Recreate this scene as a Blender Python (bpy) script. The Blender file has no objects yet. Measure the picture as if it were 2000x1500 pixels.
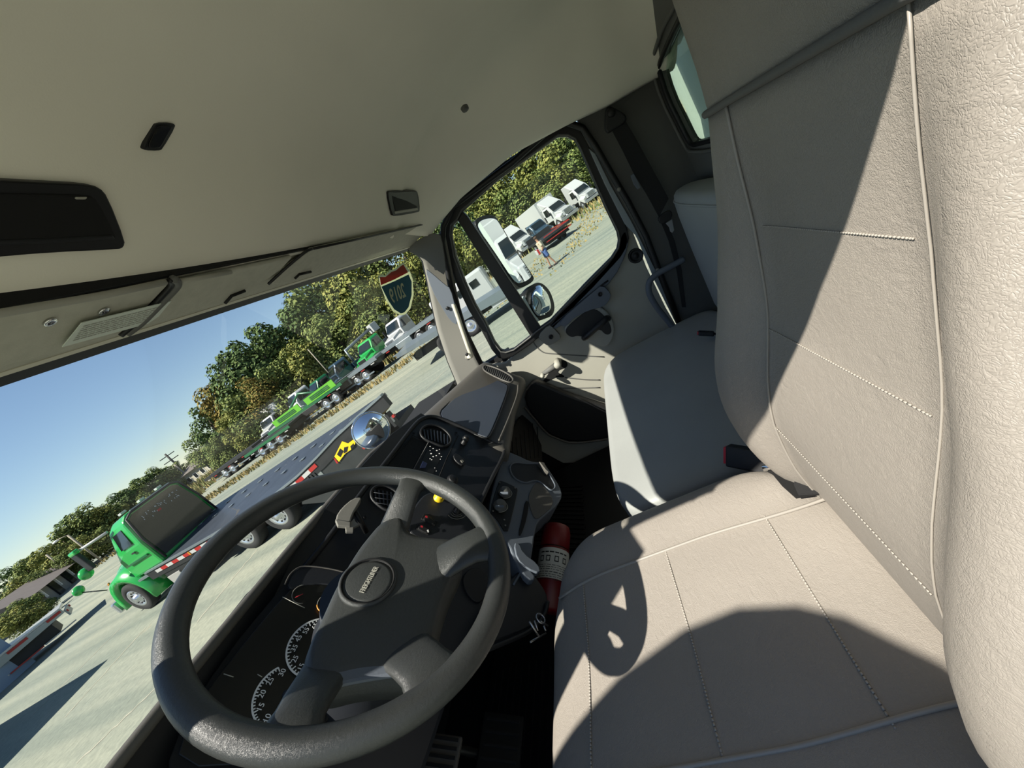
import bpy, bmesh, math, random
from mathutils import Vector as V, Matrix
from math import sin, cos, pi, radians
random.seed(7)
sc = bpy.context.scene
COL = sc.collection
H = 2.35            # height of the lens above the yard; everything is laid out around the lens and lifted by H at the end
# ---------------------------------------------------------------- camera
F = 780.0
def _g(u, v): return V((u - 1000.0, -(v - 750.0), -F))
_X = _g(1098, 390).normalized()
_Z = _g(0, 1192).cross(_g(1000, 462)).normalized()
if _Z.y < 0: _Z = -_Z
_X = (_X - _Z * _X.dot(_Z)).normalized()
_Y = _Z.cross(_X)
M = Matrix((_X, _Y, _Z))
cd = bpy.data.cameras.new('camera'); cam = bpy.data.objects.new('camera', cd); COL.objects.link(cam)
cd.sensor_width = 36; cd.lens = F / 2000 * 36; cd.clip_start = 0.01; cd.clip_end = 3000
cam.matrix_world = Matrix.Translation((0, 0, H)) @ M.to_4x4()
sc.camera = cam
# ---------------------------------------------------------------- light
SAZ, SEL = 50.0, 49.0
w = bpy.data.worlds.new('sky'); sc.world = w; w.use_nodes = True
nt = w.node_tree; bg = nt.nodes['Background']
st = nt.nodes.new('ShaderNodeTexSky'); st.sky_type = 'NISHITA'; st.sun_disc = False
st.sun_elevation = radians(SEL); st.sun_rotation = radians(-SAZ); st.altitude = 100; st.air_density = 1.0; st.dust_density = 0.05; st.ozone_density = 2.0
hs = nt.nodes.new('ShaderNodeHueSaturation'); hs.inputs['Saturation'].default_value = 1.0
nt.links.new(st.outputs[0], hs.inputs['Color']); nt.links.new(hs.outputs[0], bg.inputs['Color']); bg.inputs['Strength'].default_value = 0.125
sd = bpy.data.lights.new('sun', 'SUN'); so = bpy.data.objects.new('sun', sd); COL.objects.link(so)
sd.energy = 10.0; sd.angle = radians(0.53); sd.color = (1.0, 0.94, 0.84)
sdir = V((-sin(radians(SAZ)) * cos(radians(SEL)), cos(radians(SAZ)) * cos(radians(SEL)), sin(radians(SEL))))
so.rotation_euler = sdir.to_track_quat('Z', 'Y').to_euler(); so.location = sdir * 40
sc.view_settings.view_transform = 'Standard'; sc.view_settings.look = 'None'; sc.view_settings.gamma = 1.0
sc.view_settings.use_curve_mapping = False; sc.view_settings.exposure = 0.0
sc.cycles.max_bounces = 10; sc.cycles.diffuse_bounces = 6; sc.cycles.transparent_max_bounces = 16; sc.cycles.glossy_bounces = 4
sc.cycles.use_denoising = True
# ---------------------------------------------------------------- pixel helpers (points on real planes)
def ray(u, v): return (M @ _g(u, v)).normalized()
def on(u, v, p0, n):
    d = ray(u, v); return d * (V(p0).dot(V(n)) / d.dot(V(n)))
def ax(u, v, x): return on(u, v, (x, 0, 0), (1, 0, 0))
def ay(u, v, y): return on(u, v, (0, y, 0), (0, 1, 0))
def az(u, v, z): return on(u, v, (0, 0, z), (0, 0, 1))
# ---------------------------------------------------------------- materials
def lin(c): return tuple(((x / 255) / 12.92 if x <= 10 else (((x / 255) + 0.055) / 1.055) ** 2.4) for x in c)
MATS = {}
BRIGHT = {'headliner fabric', 'grey door fabric', 'white print', 'sticker white', 'sticker red', 'sticker blue', 'label white', 'amber print', 'red plastic button', 'yellow knob', 'label paper', 'wheel grained vinyl', 'hub pad vinyl', 'dash grey plastic', 'dash slate inlay', 'slate blue trim', 'cream plastic', 'pale green panel', 'bench vinyl', 'charcoal trim', 'grey trim plastic'}
def mat(name, rgb, rough=0.6, metal=0.0, bump=None, var=None, spec=0.5, emit=None, coat=0.0):
    if name in MATS: return MATS[name]
    m = bpy.data.materials.new(name); m.use_nodes = True; n = m.node_tree; b = n.nodes['Principled BSDF']
    kk = 1.0 if (name in BRIGHT or metal > .5 or emit) else .54
    c = tuple(x * kk for x in lin(rgb))
    b.inputs['Base Color'].default_value = (*c, 1); b.inputs['Roughness'].default_value = rough
    b.inputs['Metallic'].default_value = metal; b.inputs['Specular IOR Level'].default_value = spec
    b.inputs['Coat Weight'].default_value = coat
    if emit: b.inputs['Emission Color'].default_value = (*c, 1); b.inputs['Emission Strength'].default_value = emit
    tc = n.nodes.new('ShaderNodeTexCoord') if (bump or var) else None
    if var:      # (scale, amount)
        t = n.nodes.new('ShaderNodeTexNoise'); t.inputs['Scale'].default_value = var[0]; t.inputs['Detail'].default_value = 5
        r = n.nodes.new('ShaderNodeValToRGB'); a = var[1]
        r.color_ramp.elements[0].position = .3; r.color_ramp.elements[1].position = .7
        r.color_ramp.elements[0].color = (*[x * (1 - a) for x in c], 1); r.color_ramp.elements[1].color = (*[min(1, x * (1 + a)) for x in c], 1)
        n.links.new(tc.outputs['Object'], t.inputs['Vector']); n.links.new(t.outputs['Fac'], r.inputs['Fac']); n.links.new(r.outputs['Color'], b.inputs['Base Color'])
    if bump:     # (kind, scale, strength, distance)
        k, s, q, dist = bump
        if k == 'leather':
            t = n.nodes.new('ShaderNodeTexVoronoi'); t.feature = 'DISTANCE_TO_EDGE'; t.inputs['Scale'].default_value = s
            wv = n.nodes.new('ShaderNodeTexNoise'); wv.inputs['Scale'].default_value = s * .35; wv.inputs['Detail'].default_value = 3
            mp = n.nodes.new('ShaderNodeVectorMath'); mp.operation = 'MULTIPLY_ADD'; mp.inputs[1].default_value = (.05, .05, .05)
            n.links.new(tc.outputs['Object'], wv.inputs['Vector']); n.links.new(wv.outputs['Color'], mp.inputs[0]); n.links.new(tc.outputs['Object'], mp.inputs[2])
            n.links.new(mp.outputs[0], t.inputs['Vector'])
            nz = n.nodes.new('ShaderNodeTexNoise'); nz.inputs['Scale'].default_value = s * .22; nz.inputs['Detail'].default_value = 6; nz.inputs['Distortion'].default_value = 1.6
            st_ = n.nodes.new('ShaderNodeMapping'); st_.inputs['Scale'].default_value = (1, 1.9, 1.2)
            n.links.new(tc.outputs['Object'], st_.inputs['Vector']); n.links.new(st_.outputs[0], nz.inputs['Vector'])
            sm = n.nodes.new('ShaderNodeMath'); sm.operation = 'SMOOTH_MIN'; sm.inputs[1].default_value = .16; sm.inputs[2].default_value = .1
            n.links.new(t.outputs['Distance'], sm.inputs[0])
            ad = n.nodes.new('ShaderNodeMath'); ad.operation = 'MULTIPLY_ADD'; ad.inputs[1].default_value = 1.3
            n.links.new(sm.outputs[0], ad.inputs[0]); n.links.new(nz.outputs['Fac'], ad.inputs[2]); out = ad.outputs[0]
        else:
            t = n.nodes.new('ShaderNodeTexNoise'); t.inputs['Scale'].default_value = s; t.inputs['Detail'].default_value = 6
            n.links.new(tc.outputs['Object'], t.inputs['Vector']); out = t.outputs['Fac']
        bp = n.nodes.new('ShaderNodeBump'); bp.inputs['Strength'].default_value = q; bp.inputs['Distance'].default_value = dist
        n.links.new(out, bp.inputs['Height']); n.links.new(bp.outputs[0], b.inputs['Normal'])
    MATS[name] = m; return m
def glass(name, tint, refl=0.07):
    m = bpy.data.materials.new(name); m.use_nodes = True; n = m.node_tree; n.nodes.clear()
    o = n.nodes.new('ShaderNodeOutputMaterial'); t = n.nodes.new('ShaderNodeBsdfTransparent'); t.inputs[0].default_value = (*tint, 1)
    g = n.nodes.new('ShaderNodeBsdfGlossy'); g.inputs['Roughness'].default_value = 0.0
    lw = n.nodes.new('ShaderNodeLayerWeight'); lw.inputs[0].default_value = .35
    mr = n.nodes.new('ShaderNodeMath'); mr.operation = 'MULTIPLY'; mr.inputs[1].default_value = refl * 3
    mx = n.nodes.new('ShaderNodeMixShader'); n.links.new(lw.outputs['Fresnel'], mr.inputs[0]); n.links.new(mr.outputs[0], mx.inputs[0])
    n.links.new(t.outputs[0], mx.inputs[1]); n.links.new(g.outputs[0], mx.inputs[2]); n.links.new(mx.outputs[0], o.inputs[0])
    MATS[name] = m; return m
m_leather = mat('seat leather', (186, 178, 167), .5, bump=('leather', 210, .42, .0028), var=(6, .05), spec=.4)
m_pipe = mat('seat piping', (190, 183, 172), .45)
m_stitch = mat('stitching', (205, 198, 186), .7)
m_bench = mat('bench vinyl', (150, 152, 150), .5, bump=('n', 220, .15, .002), var=(5, .05), spec=.4)
m_head = mat('headliner fabric', (243, 238, 222), .95, bump=('n', 500, .2, .001), var=(3, .04), spec=.15)
m_visor = mat('grey door fabric', (182, 180, 166), .9, bump=('n', 420, .25, .001), var=(60, .06), spec=.2)
m_trimlt = mat('light grey trim', (165, 162, 152), .7, bump=('n', 300, .15, .001))
m_trim = mat('grey trim plastic', (160, 158, 147), .65, bump=('n', 350, .2, .001), var=(8, .04))
m_char = mat('charcoal trim', (92, 92, 89), .7, bump=('n', 350, .2, .001), var=(8, .05))
m_blu = mat('slate blue trim', (92, 99, 108), .6, bump=('n', 350, .15, .001))
m_black = mat('black plastic', (34, 35, 38), .55, bump=('n', 300, .12, .0008))
m_dark = mat('dark panel plastic', (44, 47, 54), .5, bump=('n', 300, .12, .0008))
m_rub = mat('black rubber seal', (22, 22, 23), .5)
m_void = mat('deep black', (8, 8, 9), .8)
m_dash = mat('dash grey plastic', (82, 79, 74), .55, bump=('n', 400, .2, .001))
m_dashb = mat('dash slate inlay', (56, 62, 72), .5, bump=('n', 400, .15, .001))
m_whl = mat('wheel grained vinyl', (52, 54, 53), .34, bump=('leather', 420, .35, .0012), spec=.55)
m_pad = mat('hub pad vinyl', (58, 60, 59), .40, bump=('leather', 480, .4, .0012), spec=.5)
m_chrome = mat('chrome', (225, 225, 225), .12, 1.0)
m_mirror = mat('mirror glass', (235, 238, 240), .01, 1.0)
m_white = mat('white print', (225, 225, 222), .6)
m_steel = mat('bare steel', (170, 172, 175), .3, .9)
m_red = mat('red paint', (150, 16, 24), .45)
m_redb = mat('red plastic button', (190, 45, 55), .4)
m_yellow = mat('yellow knob', (225, 190, 30), .4)
m_belt = mat('black webbing', (38, 38, 40), .85, bump=('n', 600, .5, .001))
m_glass = glass('window glass', (.93, .97, .95))
m_wglass = glass('windshield glass', (.96, .985, .97), .018)
def film(name, rgb, tr=.55):
    m = mat(name, rgb, .6); n = m.node_tree; o = n.nodes['Material Output']; b = n.nodes['Principled BSDF']; t = n.nodes.new('ShaderNodeBsdfTranslucent'); t.inputs[0].default_value = b.inputs['Base Color'].default_value
    x = n.nodes.new('ShaderNodeMixShader'); x.inputs[0].default_value = tr; n.links.new(b.outputs[0], x.inputs[1]); n.links.new(t.outputs[0], x.inputs[2]); n.links.new(x.outputs[0], o.inputs[0]); return m
film('sticker white', (222, 226, 200)); film('sticker red', (190, 75, 62)); film('sticker blue', (58, 112, 135))
# ---------------------------------------------------------------- mesh helpers
def tag(o, label=None, cat=None, group=None, kind=None):
    if label: o['label'] = label
    if cat: o['category'] = cat
    if group: o['group'] = group
    if kind: o['kind'] = kind
    return o
def root(name, base, label=None, cat=None, group=None, kind=None):
    e = bpy.data.objects.new(name, None); COL.objects.link(e); e.location = base; e.empty_display_size = .1
    e['_b'] = list(base); return tag(e, label, cat, group, kind)
class MB:
    def __init__(s): s.v = []; s.f = []; s.s = []
    def add(s, vs, fs, sm=False):
        k = len(s.v); s.v += [V(p) for p in vs]; s.f += [[i + k for i in f] for f in fs]; s.s += [sm] * len(fs); return s
    def box(s, c, d, rot=None):
        c = V(c); d = V(d) / 2; P = [V((x, y, z)) for z in (-1, 1) for y in (-1, 1) for x in (-1, 1)]
        P = [V((p.x * d.x, p.y * d.y, p.z * d.z)) for p in P]
        if rot: P = [rot @ p for p in P]
        return s.add([c + p for p in P], [(0, 2, 3, 1), (4, 5, 7, 6), (0, 1, 5, 4), (2, 6, 7, 3), (0, 4, 6, 2), (1, 3, 7, 5)])
    def prism(s, pts, ext, sm=False):
        n = len(pts); ext = V(ext); a = [V(p) for p in pts]
        s.add(a + [p + ext for p in a], [list(range(n))[::-1], list(range(n, 2 * n))] + [(i, (i + 1) % n, (i + 1) % n + n, i + n) for i in range(n)]); return s
    def loft(s, rings, closed=True, cap=True, sm=True):
        n = len(rings[0]); vs = [V(p) for r in rings for p in r]; fs = []
        for i in range(len(rings) - 1):
            for j in range(n if closed else n - 1):
                k = (j + 1) % n; fs.append((i * n + j, i * n + k, (i + 1) * n + k, (i + 1) * n + j))
        if cap and closed: fs += [list(range(n))[::-1], [(len(rings) - 1) * n + j for j in range(n)]]
        return s.add(vs, fs, sm)
    def tube(s, path, r, seg=8, closed=False, rr=None):
        P = [V(p) for p in path]; n = len(P); rings = []; prev = None
        for i, p in enumerate(P):
            if closed: t = P[(i + 1) % n] - P[i - 1]
            else: t = P[min(i + 1, n - 1)] - P[max(i - 1, 0)]
            t.normalize()
            if prev is None: a = t.orthogonal().normalized()
            else: a = (prev - t * prev.dot(t)).normalized()
            prev = a; b = t.cross(a); q = rr[i] if rr else r
            rings.append([p + (a * cos(2 * pi * k / seg) + b * sin(2 * pi * k / seg)) * q for k in range(seg)])
        if closed: rings.append(rings[0]); return s.loft(rings, cap=False)
        return s.loft(rings)
    def lathe(s, o, axis, prof, seg=20, sm=True, cap=True):
        o = V(o); t = V(axis).normalized(); a = t.orthogonal().normalized(); b = t.cross(a)
        return s.loft([[o + t * h + (a * cos(2 * pi * k / seg) + b * sin(2 * pi * k / seg)) * max(r, 1e-4) for k in range(seg)] for r, h in prof], sm=sm, cap=cap)
    def grid(s, fn, nu, nv, sm=True):
        vs = [fn(i / nu, j / nv) for j in range(nv + 1) for i in range(nu + 1)]; w_ = nu + 1
        return s.add(vs, [(j * w_ + i, j * w_ + i + 1, (j + 1) * w_ + i + 1, (j + 1) * w_ + i) for j in range(nv) for i in range(nu)], sm)
    def o(s, name, m, par=None, bevel=0, sub=0, base=None, solid=0, kind=None, label=None, weld=0):
        if par is not None:
            r = par
            while r.parent: r = r.parent
            b = V(r['_b'])
        else:
            b = V(base) if base is not None else sum(s.v, V()) / len(s.v)
            if base is None: b.z = min(p.z for p in s.v)
        me = bpy.data.meshes.new(name); me.from_pydata([tuple(p - b) for p in s.v], [], s.f); me.update()
        me.polygons.foreach_set('use_smooth', s.s)
        ms = m if isinstance(m, (list, tuple)) else [m]
        for q in ms: me.materials.append(q)
        bm = bmesh.new(); bm.from_mesh(me)
        if weld: bmesh.ops.remove_doubles(bm, verts=bm.verts, dist=weld)
        bmesh.ops.recalc_face_normals(bm, faces=bm.faces); bm.to_mesh(me); bm.free()
        ob = bpy.data.objects.new(name, me); COL.objects.link(ob)
        if par is not None: ob.parent = par
        else: ob.location = b; ob['_b'] = list(b)
        if sub: q = ob.modifiers.new('s', 'SUBSURF'); q.levels = q.render_levels = sub
        if solid: q = ob.modifiers.new('t', 'SOLIDIFY'); q.thickness = solid; q.offset = 0
        if bevel:
            q = ob.modifiers.new('b', 'BEVEL'); q.width = bevel; q.segments = 2; q.limit_method = 'ANGLE'; q.angle_limit = radians(35); q.harden_normals = False
        if kind: ob['kind'] = kind
        if label: ob['label'] = label
        return ob
def chaikin(P, it=2):
    P = [V(p) for p in P]
    for _ in range(it):
        P = [q for i in range(len(P)) for q in (P[i] * .75 + P[(i + 1) % len(P)] * .25, P[i] * .25 + P[(i + 1) % len(P)] * .75)]
    return P
def spline(P, n=6):
    P = [V(p) for p in P]; out = []
    for i in range(len(P) - 1):
        a, b, c, d = P[max(i - 1, 0)], P[i], P[i + 1], P[min(i + 2, len(P) - 1)]
        for k in range(n):
            t = k / n; out.append(.5 * ((2 * b) + (c - a) * t + (2 * a - 5 * b + 4 * c - d) * t * t + (3 * b - a - 3 * c + d) * t ** 3))
    out.append(P[-1]); return out
class PL:       # a plane in the cab: origin, normal towards the viewer
    def __init__(s, p0, n): s.p = V(p0); s.n = V(n).normalized()
    def __call__(s, u, v, off=0): return on(u, v, s.p + s.n * off, s.n)
    def poly(s, pts, off=0, it=0):
        P = [s(u, v, off) for u, v in pts]; return chaikin(P, it) if it else P
    def plate(s, name, pts, m, par, t=.01, off=0, it=0, bevel=.002, **k):
        return MB().prism(s.poly(pts, off, it), -s.n * t).o(name, m, par, bevel=bevel, **k)
def lerp(T, x):
    if x <= T[0][0]: return T[0][1]
    for (a, b), (c, d) in zip(T, T[1:]):
        if x <= c: return b + (d - b) * (x - a) / (c - a)
    return T[-1][1]
def text(s_, size, o, xdir, ydir, name, m, par, thick=.0006, mirror=False, bold=0.0, squash=1.0, **k):
    c = bpy.data.curves.new('t', 'FONT'); c.body = s_; c.size = size; c.align_x = 'CENTER'; c.align_y = 'CENTER'; c.extrude = thick; c.offset = bold; c.resolution_u = 3
    ob = bpy.data.objects.new('t', c); COL.objects.link(ob); bpy.context.view_layer.update()
    me = bpy.data.meshes.new_from_object(ob.evaluated_get(bpy.context.evaluated_depsgraph_get())); COL.objects.unlink(ob); bpy.data.objects.remove(ob)
    X = V(xdir).normalized() * squash; Y = V(ydir).normalized(); Z = X.cross(Y).normalized(); o = V(o)
    if mirror: X = -X
    mb = MB().add([o + X * v.co.x + Y * v.co.y + Z * v.co.z for v in me.vertices], [list(p.vertices) for p in me.polygons])
    bpy.data.meshes.remove(me)
    return mb.o(name, m, par, **k)
# ================================================================ CAB SHELL
CX, HW = .92, .82
def uu(x): return abs(x - CX) / HW
def ss(t): t = max(0, min(1, t)); return t * t * (3 - 2 * t)
RP = [(-.52, .27), (-.47, .34), (-.40, .385), (-.25, .412), (.0, .42), (.18, .412), (.30, .385), (.37, .352), (.42, .307), (.47, .262), (.525, .234)]
RE = [(-.52, .13), (-.42, .150), (-.30, .166), (-.15, .203), (.07, .243), (.33, .238), (.45, .216), (.53, .198)]
RD = [(-.52, .25), (-.2, .27), (.1, .29), (.33, .29), (.45, .26), (.53, .215)]
def roofz(x, y):
    t = ss((uu(x) - (.55 if x > CX else .84)) / (.45 if x > CX else .16)); z = lerp(RP, y) * (1 - t) + lerp(RE if x > CX else RD, y) * t
    return z - .012 * math.exp(-((x - 1.36) / .03) ** 2) * ss((y - .1) / .2) * (1 - t)
ceil = root('ceiling', (CX, 0, .3), kind='structure')
MB().grid(lambda a, b: V((CX - HW + 2 * HW * a, -.52 + 1.045 * b, roofz(CX - HW + 2 * HW * a, -.52 + 1.045 * b))), 60, 44).o('headliner_panel', m_head, ceil, solid=.004)
MB().grid(lambda a, b: V((CX + (HW + (.08 if a > .5 else .02)) * (2 * a - 1), -.6 + 1.30 * b, max(roofz(min(max(CX + HW * (2 * a - 1), CX - HW), CX + HW), min(-.6 + 1.30 * b, .5)), .26 if b > .8 else 0) + .06)), 24, 16).o('roof_skin', mat('white cab paint', (225, 225, 220), .3, coat=.4), ceil)
def cx_(x): return 1 - .055 * uu(x) ** 3
def strip(name, a, b, m, par, t, n=30, x0=CX - HW, x1=CX + HW, **k):      # strip across the cab between two (y, z) lines
    mb = MB(); r = []
    for i in range(n + 1):
        x = x0 + (x1 - x0) * i / n; c = cx_(x)
        r.append([V((x, a[0] * c, a[1] * c)), V((x, b[0] * c, b[1] * c)), V((x, b[0] * c, b[1] * c + t)), V((x, a[0] * c, a[1] * c + t))])
    return mb.loft(r, sm=False).o(name, m, par, **k)
hdr = root('trim_1', (CX, .6, .2), kind='structure')
strip('header_board', (.515, .2375), (.668, .2235), m_visor, hdr, .03)
strip('header_bead', (.660, .2232), (.669, .2216), mat('cream plastic', (205, 200, 180), .5), hdr, .008)
strip('visor_shade_line', (.511, .2340), (.520, .2350), m_void, hdr, .02)  # black strip painting in the shadow line along the visor tops
PLv = PL((.9, .66, .2175), (0, -.125, -.99))
# windshield
wnd = root('window_1', (CX, .85, -.4), kind='structure')
def wtop(x): c = cx_(x); return V((x, .688 * c, .2165 * c))
def wbot(x): c = 1 - .11 * uu(x) ** 3; return V((CX + (x - CX) * 1.13, 1.0 * c, -.43))
MB().grid(lambda a, b: wtop(CX - HW + 2 * HW * a).lerp(wbot(CX - HW + 2 * HW * a), b), 30, 8).o('windshield_glass', m_wglass, wnd)
strip('windshield_gasket', (.668, .2225), (.688, .2165), m_rub, wnd, .02)
# A pillars
Lp = [(790, 486), (812, 492), (826, 510), (834, 545), (843, 590), (855, 645), (875, 705), (893, 748), (900, 775)]
Rp = [(868, 452), (872, 470), (880, 510), (889, 555), (899, 600), (911, 640), (928, 690), (942, 715), (960, 740)]
pil = root('trim_2', (1.8, .75, -.45), kind='structure')
def interp(P, t):
    k = t * (len(P) - 1); i = min(int(k), len(P) - 2); f = k - i
    return (P[i][0] * (1 - f) + P[i + 1][0] * f, P[i][1] * (1 - f) + P[i + 1][1] * f)
def pilp(a, b, off=0):
    l = interp(Lp, b); r = interp(Rp, b); u = l[0] * (1 - a) + r[0] * a; v = l[1] * (1 - a) + r[1] * a
    return ax(u, v, (1.735 + .115 * b) * (1 - a) + (1.79 + .05 * b) * a - off)
MB().grid(lambda a, b: pilp(a, b), 6, 24).o('pillar_cover', m_trimlt, pil, solid=.012)
MB().tube([pilp(0, i / 20, -.004) for i in range(21)], .006).o('glass_gasket', m_rub, pil)
def padx(name, pts, m, x, par, t=.006, it=1): return MB().prism(chaikin([ax(u, v, x) for u, v in pts], it), (t, 0, 0)).o(name, m, par, bevel=.002)
padx('upper_insert', [(794, 489), (820, 464), (858, 452), (866, 483), (872, 540), (850, 526), (829, 505), (812, 499)], m_char, 1.70, pil)
padx('lower_insert', [(829, 523), (844, 534), (870, 557), (880, 563), (890, 602), (895, 636), (880, 628), (861, 598), (844, 568)], m_blu, 1.735, pil)
for u, v in ((852, 524), (912, 692), (874, 602)): MB().lathe(ax(u, v, 1.73), (-1, 0, 0), [(.008, -.002), (.008, .004), (.004, .005)], 12).o('screw_cap', m_rub, pil)
gh = root('grab_handle', ax(921, 694, 1.76), 'cream tubular grab handle on the pillar between windshield and passenger door', 'handle')
gp = [ax(876, 600, 1.77), ax(884, 594, 1.745), ax(892, 612, 1.74), ax(903, 645, 1.74), ax(913, 674, 1.74), ax(920, 694, 1.75), ax(914, 697, 1.78)]
MB().tube(spline(gp, 5), .0105, 10).o('handle_tube', mat('cream plastic', (205, 200, 180), .5), gh)
MB().lathe(gp[0], (-1, 0, 0), [(.014, -.004), (.014, .008), (.008, .012)], 14).o('mount', m_rub, gh)
MB().lathe(gp[-1], (-1, 0, 0), [(.014, -.004), (.014, .008), (.008, .012)], 14).o('mount', m_trimlt, gh)
# driver side pillar, sill, rear post, floor, firewall, rear wall
lp = root('trim_3', (CX - HW, .7, -.5), kind='structure')
MB().loft([[wtop(CX - HW) + V(o) for o in ((.02, .0, 0), (-.06, -.015, 0), (-.07, .04, 0), (0, .03, 0))], [wbot(CX - HW) + V(o) for o in ((.03, 0, 0), (-.05, -.06, 0), (-.06, .04, 0), (0, .04, 0))]], sm=False).o('pillar_cover', m_trimlt, lp)
MB().box((-.05, .85, -.80), (.08, .5, .78)).box((-.04, .15, -1.13), (.10, 1.4, .08)).o('door_jamb', m_char, lp, bevel=.01)
MB().box((.02, -.36, -.55), (.05, .3, 1.3)).o('rear_post', m_char, lp, bevel=.01)
MB().tube([(.115, -.5, .15), (.115, -.2, .235), (.12, .1, .27), (.12, .4, .27), (.12, .6, .215)], .014).o('door_gasket', m_rub, lp)
fl = root('floor', (CX, .3, -1.15), kind='structure')
MB().box((CX, .33, -1.19), (1.98, 1.75, .06)).o('floor_pan', m_void, fl)
m_mat = mat('rubber floor mat', (30, 30, 31), .55)
MB().box((CX, .42, -1.150), (1.8, 1.15, .016)).o('rubber_mat', m_mat, fl, bevel=.004)
for i in range(16): MB().box((1.25 + .028 * i, .72, -1.140), (.012, .30, .006), Matrix.Rotation(-.5, 3, 'Z')).o('mat_rib', m_void, fl)
for i in range(14): MB().box((.62, .62 + .027 * i, -1.140), (.42, .010, .006)).o('mat_rib', m_mat, fl)
fw = root('wall_front', (CX, 1.15, -1.15), kind='structure')
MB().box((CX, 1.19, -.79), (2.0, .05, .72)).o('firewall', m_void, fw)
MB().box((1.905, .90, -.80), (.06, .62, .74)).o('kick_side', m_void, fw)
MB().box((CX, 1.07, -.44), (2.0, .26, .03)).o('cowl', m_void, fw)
YB = -.47
rw = root('wall_rear', (CX, YB, -1.15), kind='structure')
PR = PL((1.5, YB, 0), (0, 1, 0))
wi = [(1286, 135), (1288, 123), (1318, 55), (1380, -60), (1560, 60), (1560, 225), (1430, 262), (1362, 281), (1352, 283), (1345, 274), (1328, 240), (1304, 192)]
wi3 = [PR(u, v) for u, v in wi]; wc3 = sum(wi3, V()) / len(wi3)
def rings(inner, outer_fn, name, m, par, t, n=48, off=V((0, 0, 0))):
    ir = [p + off for p in inner]; orr = [outer_fn(p) + off for p in inner]; k = len(ir); mb = MB(); t = V(t)
    for i in range(k):
        j = (i + 1) % k; mb.add([ir[i], ir[j], orr[j], orr[i], ir[i] + t, ir[j] + t, orr[j] + t, orr[i] + t], [(0, 1, 2, 3), (4, 5, 6, 7), (0, 1, 5, 4), (3, 2, 6, 7)])
    return mb.o(name, m, par, weld=.0005)
wi3 = chaikin(wi3, 1); x0, x1 = min(p.x for p in wi3), max(p.x for p in wi3); z0, z1 = min(p.z for p in wi3), max(p.z for p in wi3)
X0, X1, Z0, Z1 = -.02, 1.84, -1.16, .50
def clampo(p):   # push a point of the opening out to the wall's border
    d = p - wc3; s = 1e9
    for a, b in ((d.x, (X1 - wc3.x) if d.x > 0 else (X0 - wc3.x)), (d.z, (Z1 - wc3.z) if d.z > 0 else (Z0 - wc3.z))):
        if abs(a) > 1e-6: s = min(s, b / a)
    return wc3 + d * s
rings(wi3, clampo, 'rear_panel', m_char, rw, (0, -.03, 0))
MB().box((CX, YB - .01, -1.0), (1.8, .03, .4)).o('lower_panel', m_char, rw)
MB().tube([p + V((0, .012, 0)) + (p - wc3).normalized() * .03 for p in wi3], .006, closed=True).o('panel_bead', m_char, rw)
MB().lathe(PR(1410, 335), (0, 1, 0), [(.012, -.002), (.012, .004), (.006, .006)], 12).o('plug', m_blu, rw)
for u, v in ((1262, 22), (1203, 47)):
    p = on(u, v, (0, -.45, .3), (0, .8, -.6)); MB().lathe(p, (0, .7, -.7), [(.010, -.004), (.010, .004), (.005, .006)], 12).o('push_pin', m_char, ceil)
for u, v in ((908, 212),):
    p = az(u, v, .36); MB().lathe(p, (-.3, 0, -1), [(.012, -.004), (.011, .004), (.005, .006)], 12).o('push_pin', m_char, ceil)
rwin = root('window_2', wc3, kind='structure')
MB().prism([p - V((0, .02, 0)) for p in wi3], (0, -.004, 0)).o('rear_glass', glass('rear window glass', (.80, .88, .83), .12), rwin)
MB().tube(wi3, .008, closed=True).o('rubber_seal', m_rub, rwin)
# passenger side wall behind the door
sw = root('wall_right', (1.82, -.35, -1.15), kind='structure')
MB().box((1.835, -.35, -.48), (.05, .34, 1.36)).o('post_trim', m_char, sw, bevel=.02)
MB().prism([(1.81, -.53, .17), (1.70, -.53, .36), (1.70, -.40, .36), (1.78, -.19, .22), (1.81, -.19, .12)], (.04, 0, 0)).o('upper_trim', m_char, sw)
MB().tube([ax(u, v, 1.785) for u, v in [(940, 712), (905, 640), (880, 560), (864, 475), (866, 442), (885, 402), (1000, 318), (1080, 246), (1108, 239), (1138, 250), (1163, 286), (1200, 350), (1227, 395), (1262, 462), (1292, 542), (1330, 640)]], .013).o('door_seal', m_rub, sw)
for u, v in ((1209, 370), (1284, 527)): MB().lathe(ax(u, v, 1.775), (-1, 0, 0), [(.008, -.003), (.008, .004), (.003, .006)], 10).o('screw', m_trimlt, sw)
# ---------------------------------------------------------------- passenger door
DX = 1.85
PD = PL((DX, 0, 0), (-1, 0, 0))
dr = root('door_1', (DX, .25, -1.1), kind='structure')
wf = [(898, 429), (887, 440), (885, 458), (893, 500), (912, 550), (931, 592), (950, 625), (968, 664), (980, 680), (990, 682), (1005, 677), (1037, 652), (1047, 642), (1075, 622), (1144, 549), (1192, 501), (1203, 484), (1206, 468), (1203, 452), (1180, 405), (1150, 336), (1132, 294), (1122, 276), (1108, 269), (1090, 269), (975, 352), (907, 412)]
wf3 = [PD(u, v) for u, v in wf]; wcd = sum(wf3, V()) / len(wf3)
def sealo(p):
    d = (p - wcd); return p + d.normalized() * .045
fr = rings(wf3, sealo, 'window_frame', m_rub, dr, (-.03, 0, 0)); q = fr.modifiers.new('b', 'BEVEL'); q.width = .006; q.segments = 2; q.limit_method = 'ANGLE'
MB().tube([p + (p - wcd).normalized() * .006 - V((.034, 0, 0)) for p in wf3], .0035, closed=True).o('frame_bead', m_char, dr)
dvl = [(905, 412), (914, 421), (1060, 642), (1050, 652), (1037, 655), (896, 430)]
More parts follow.
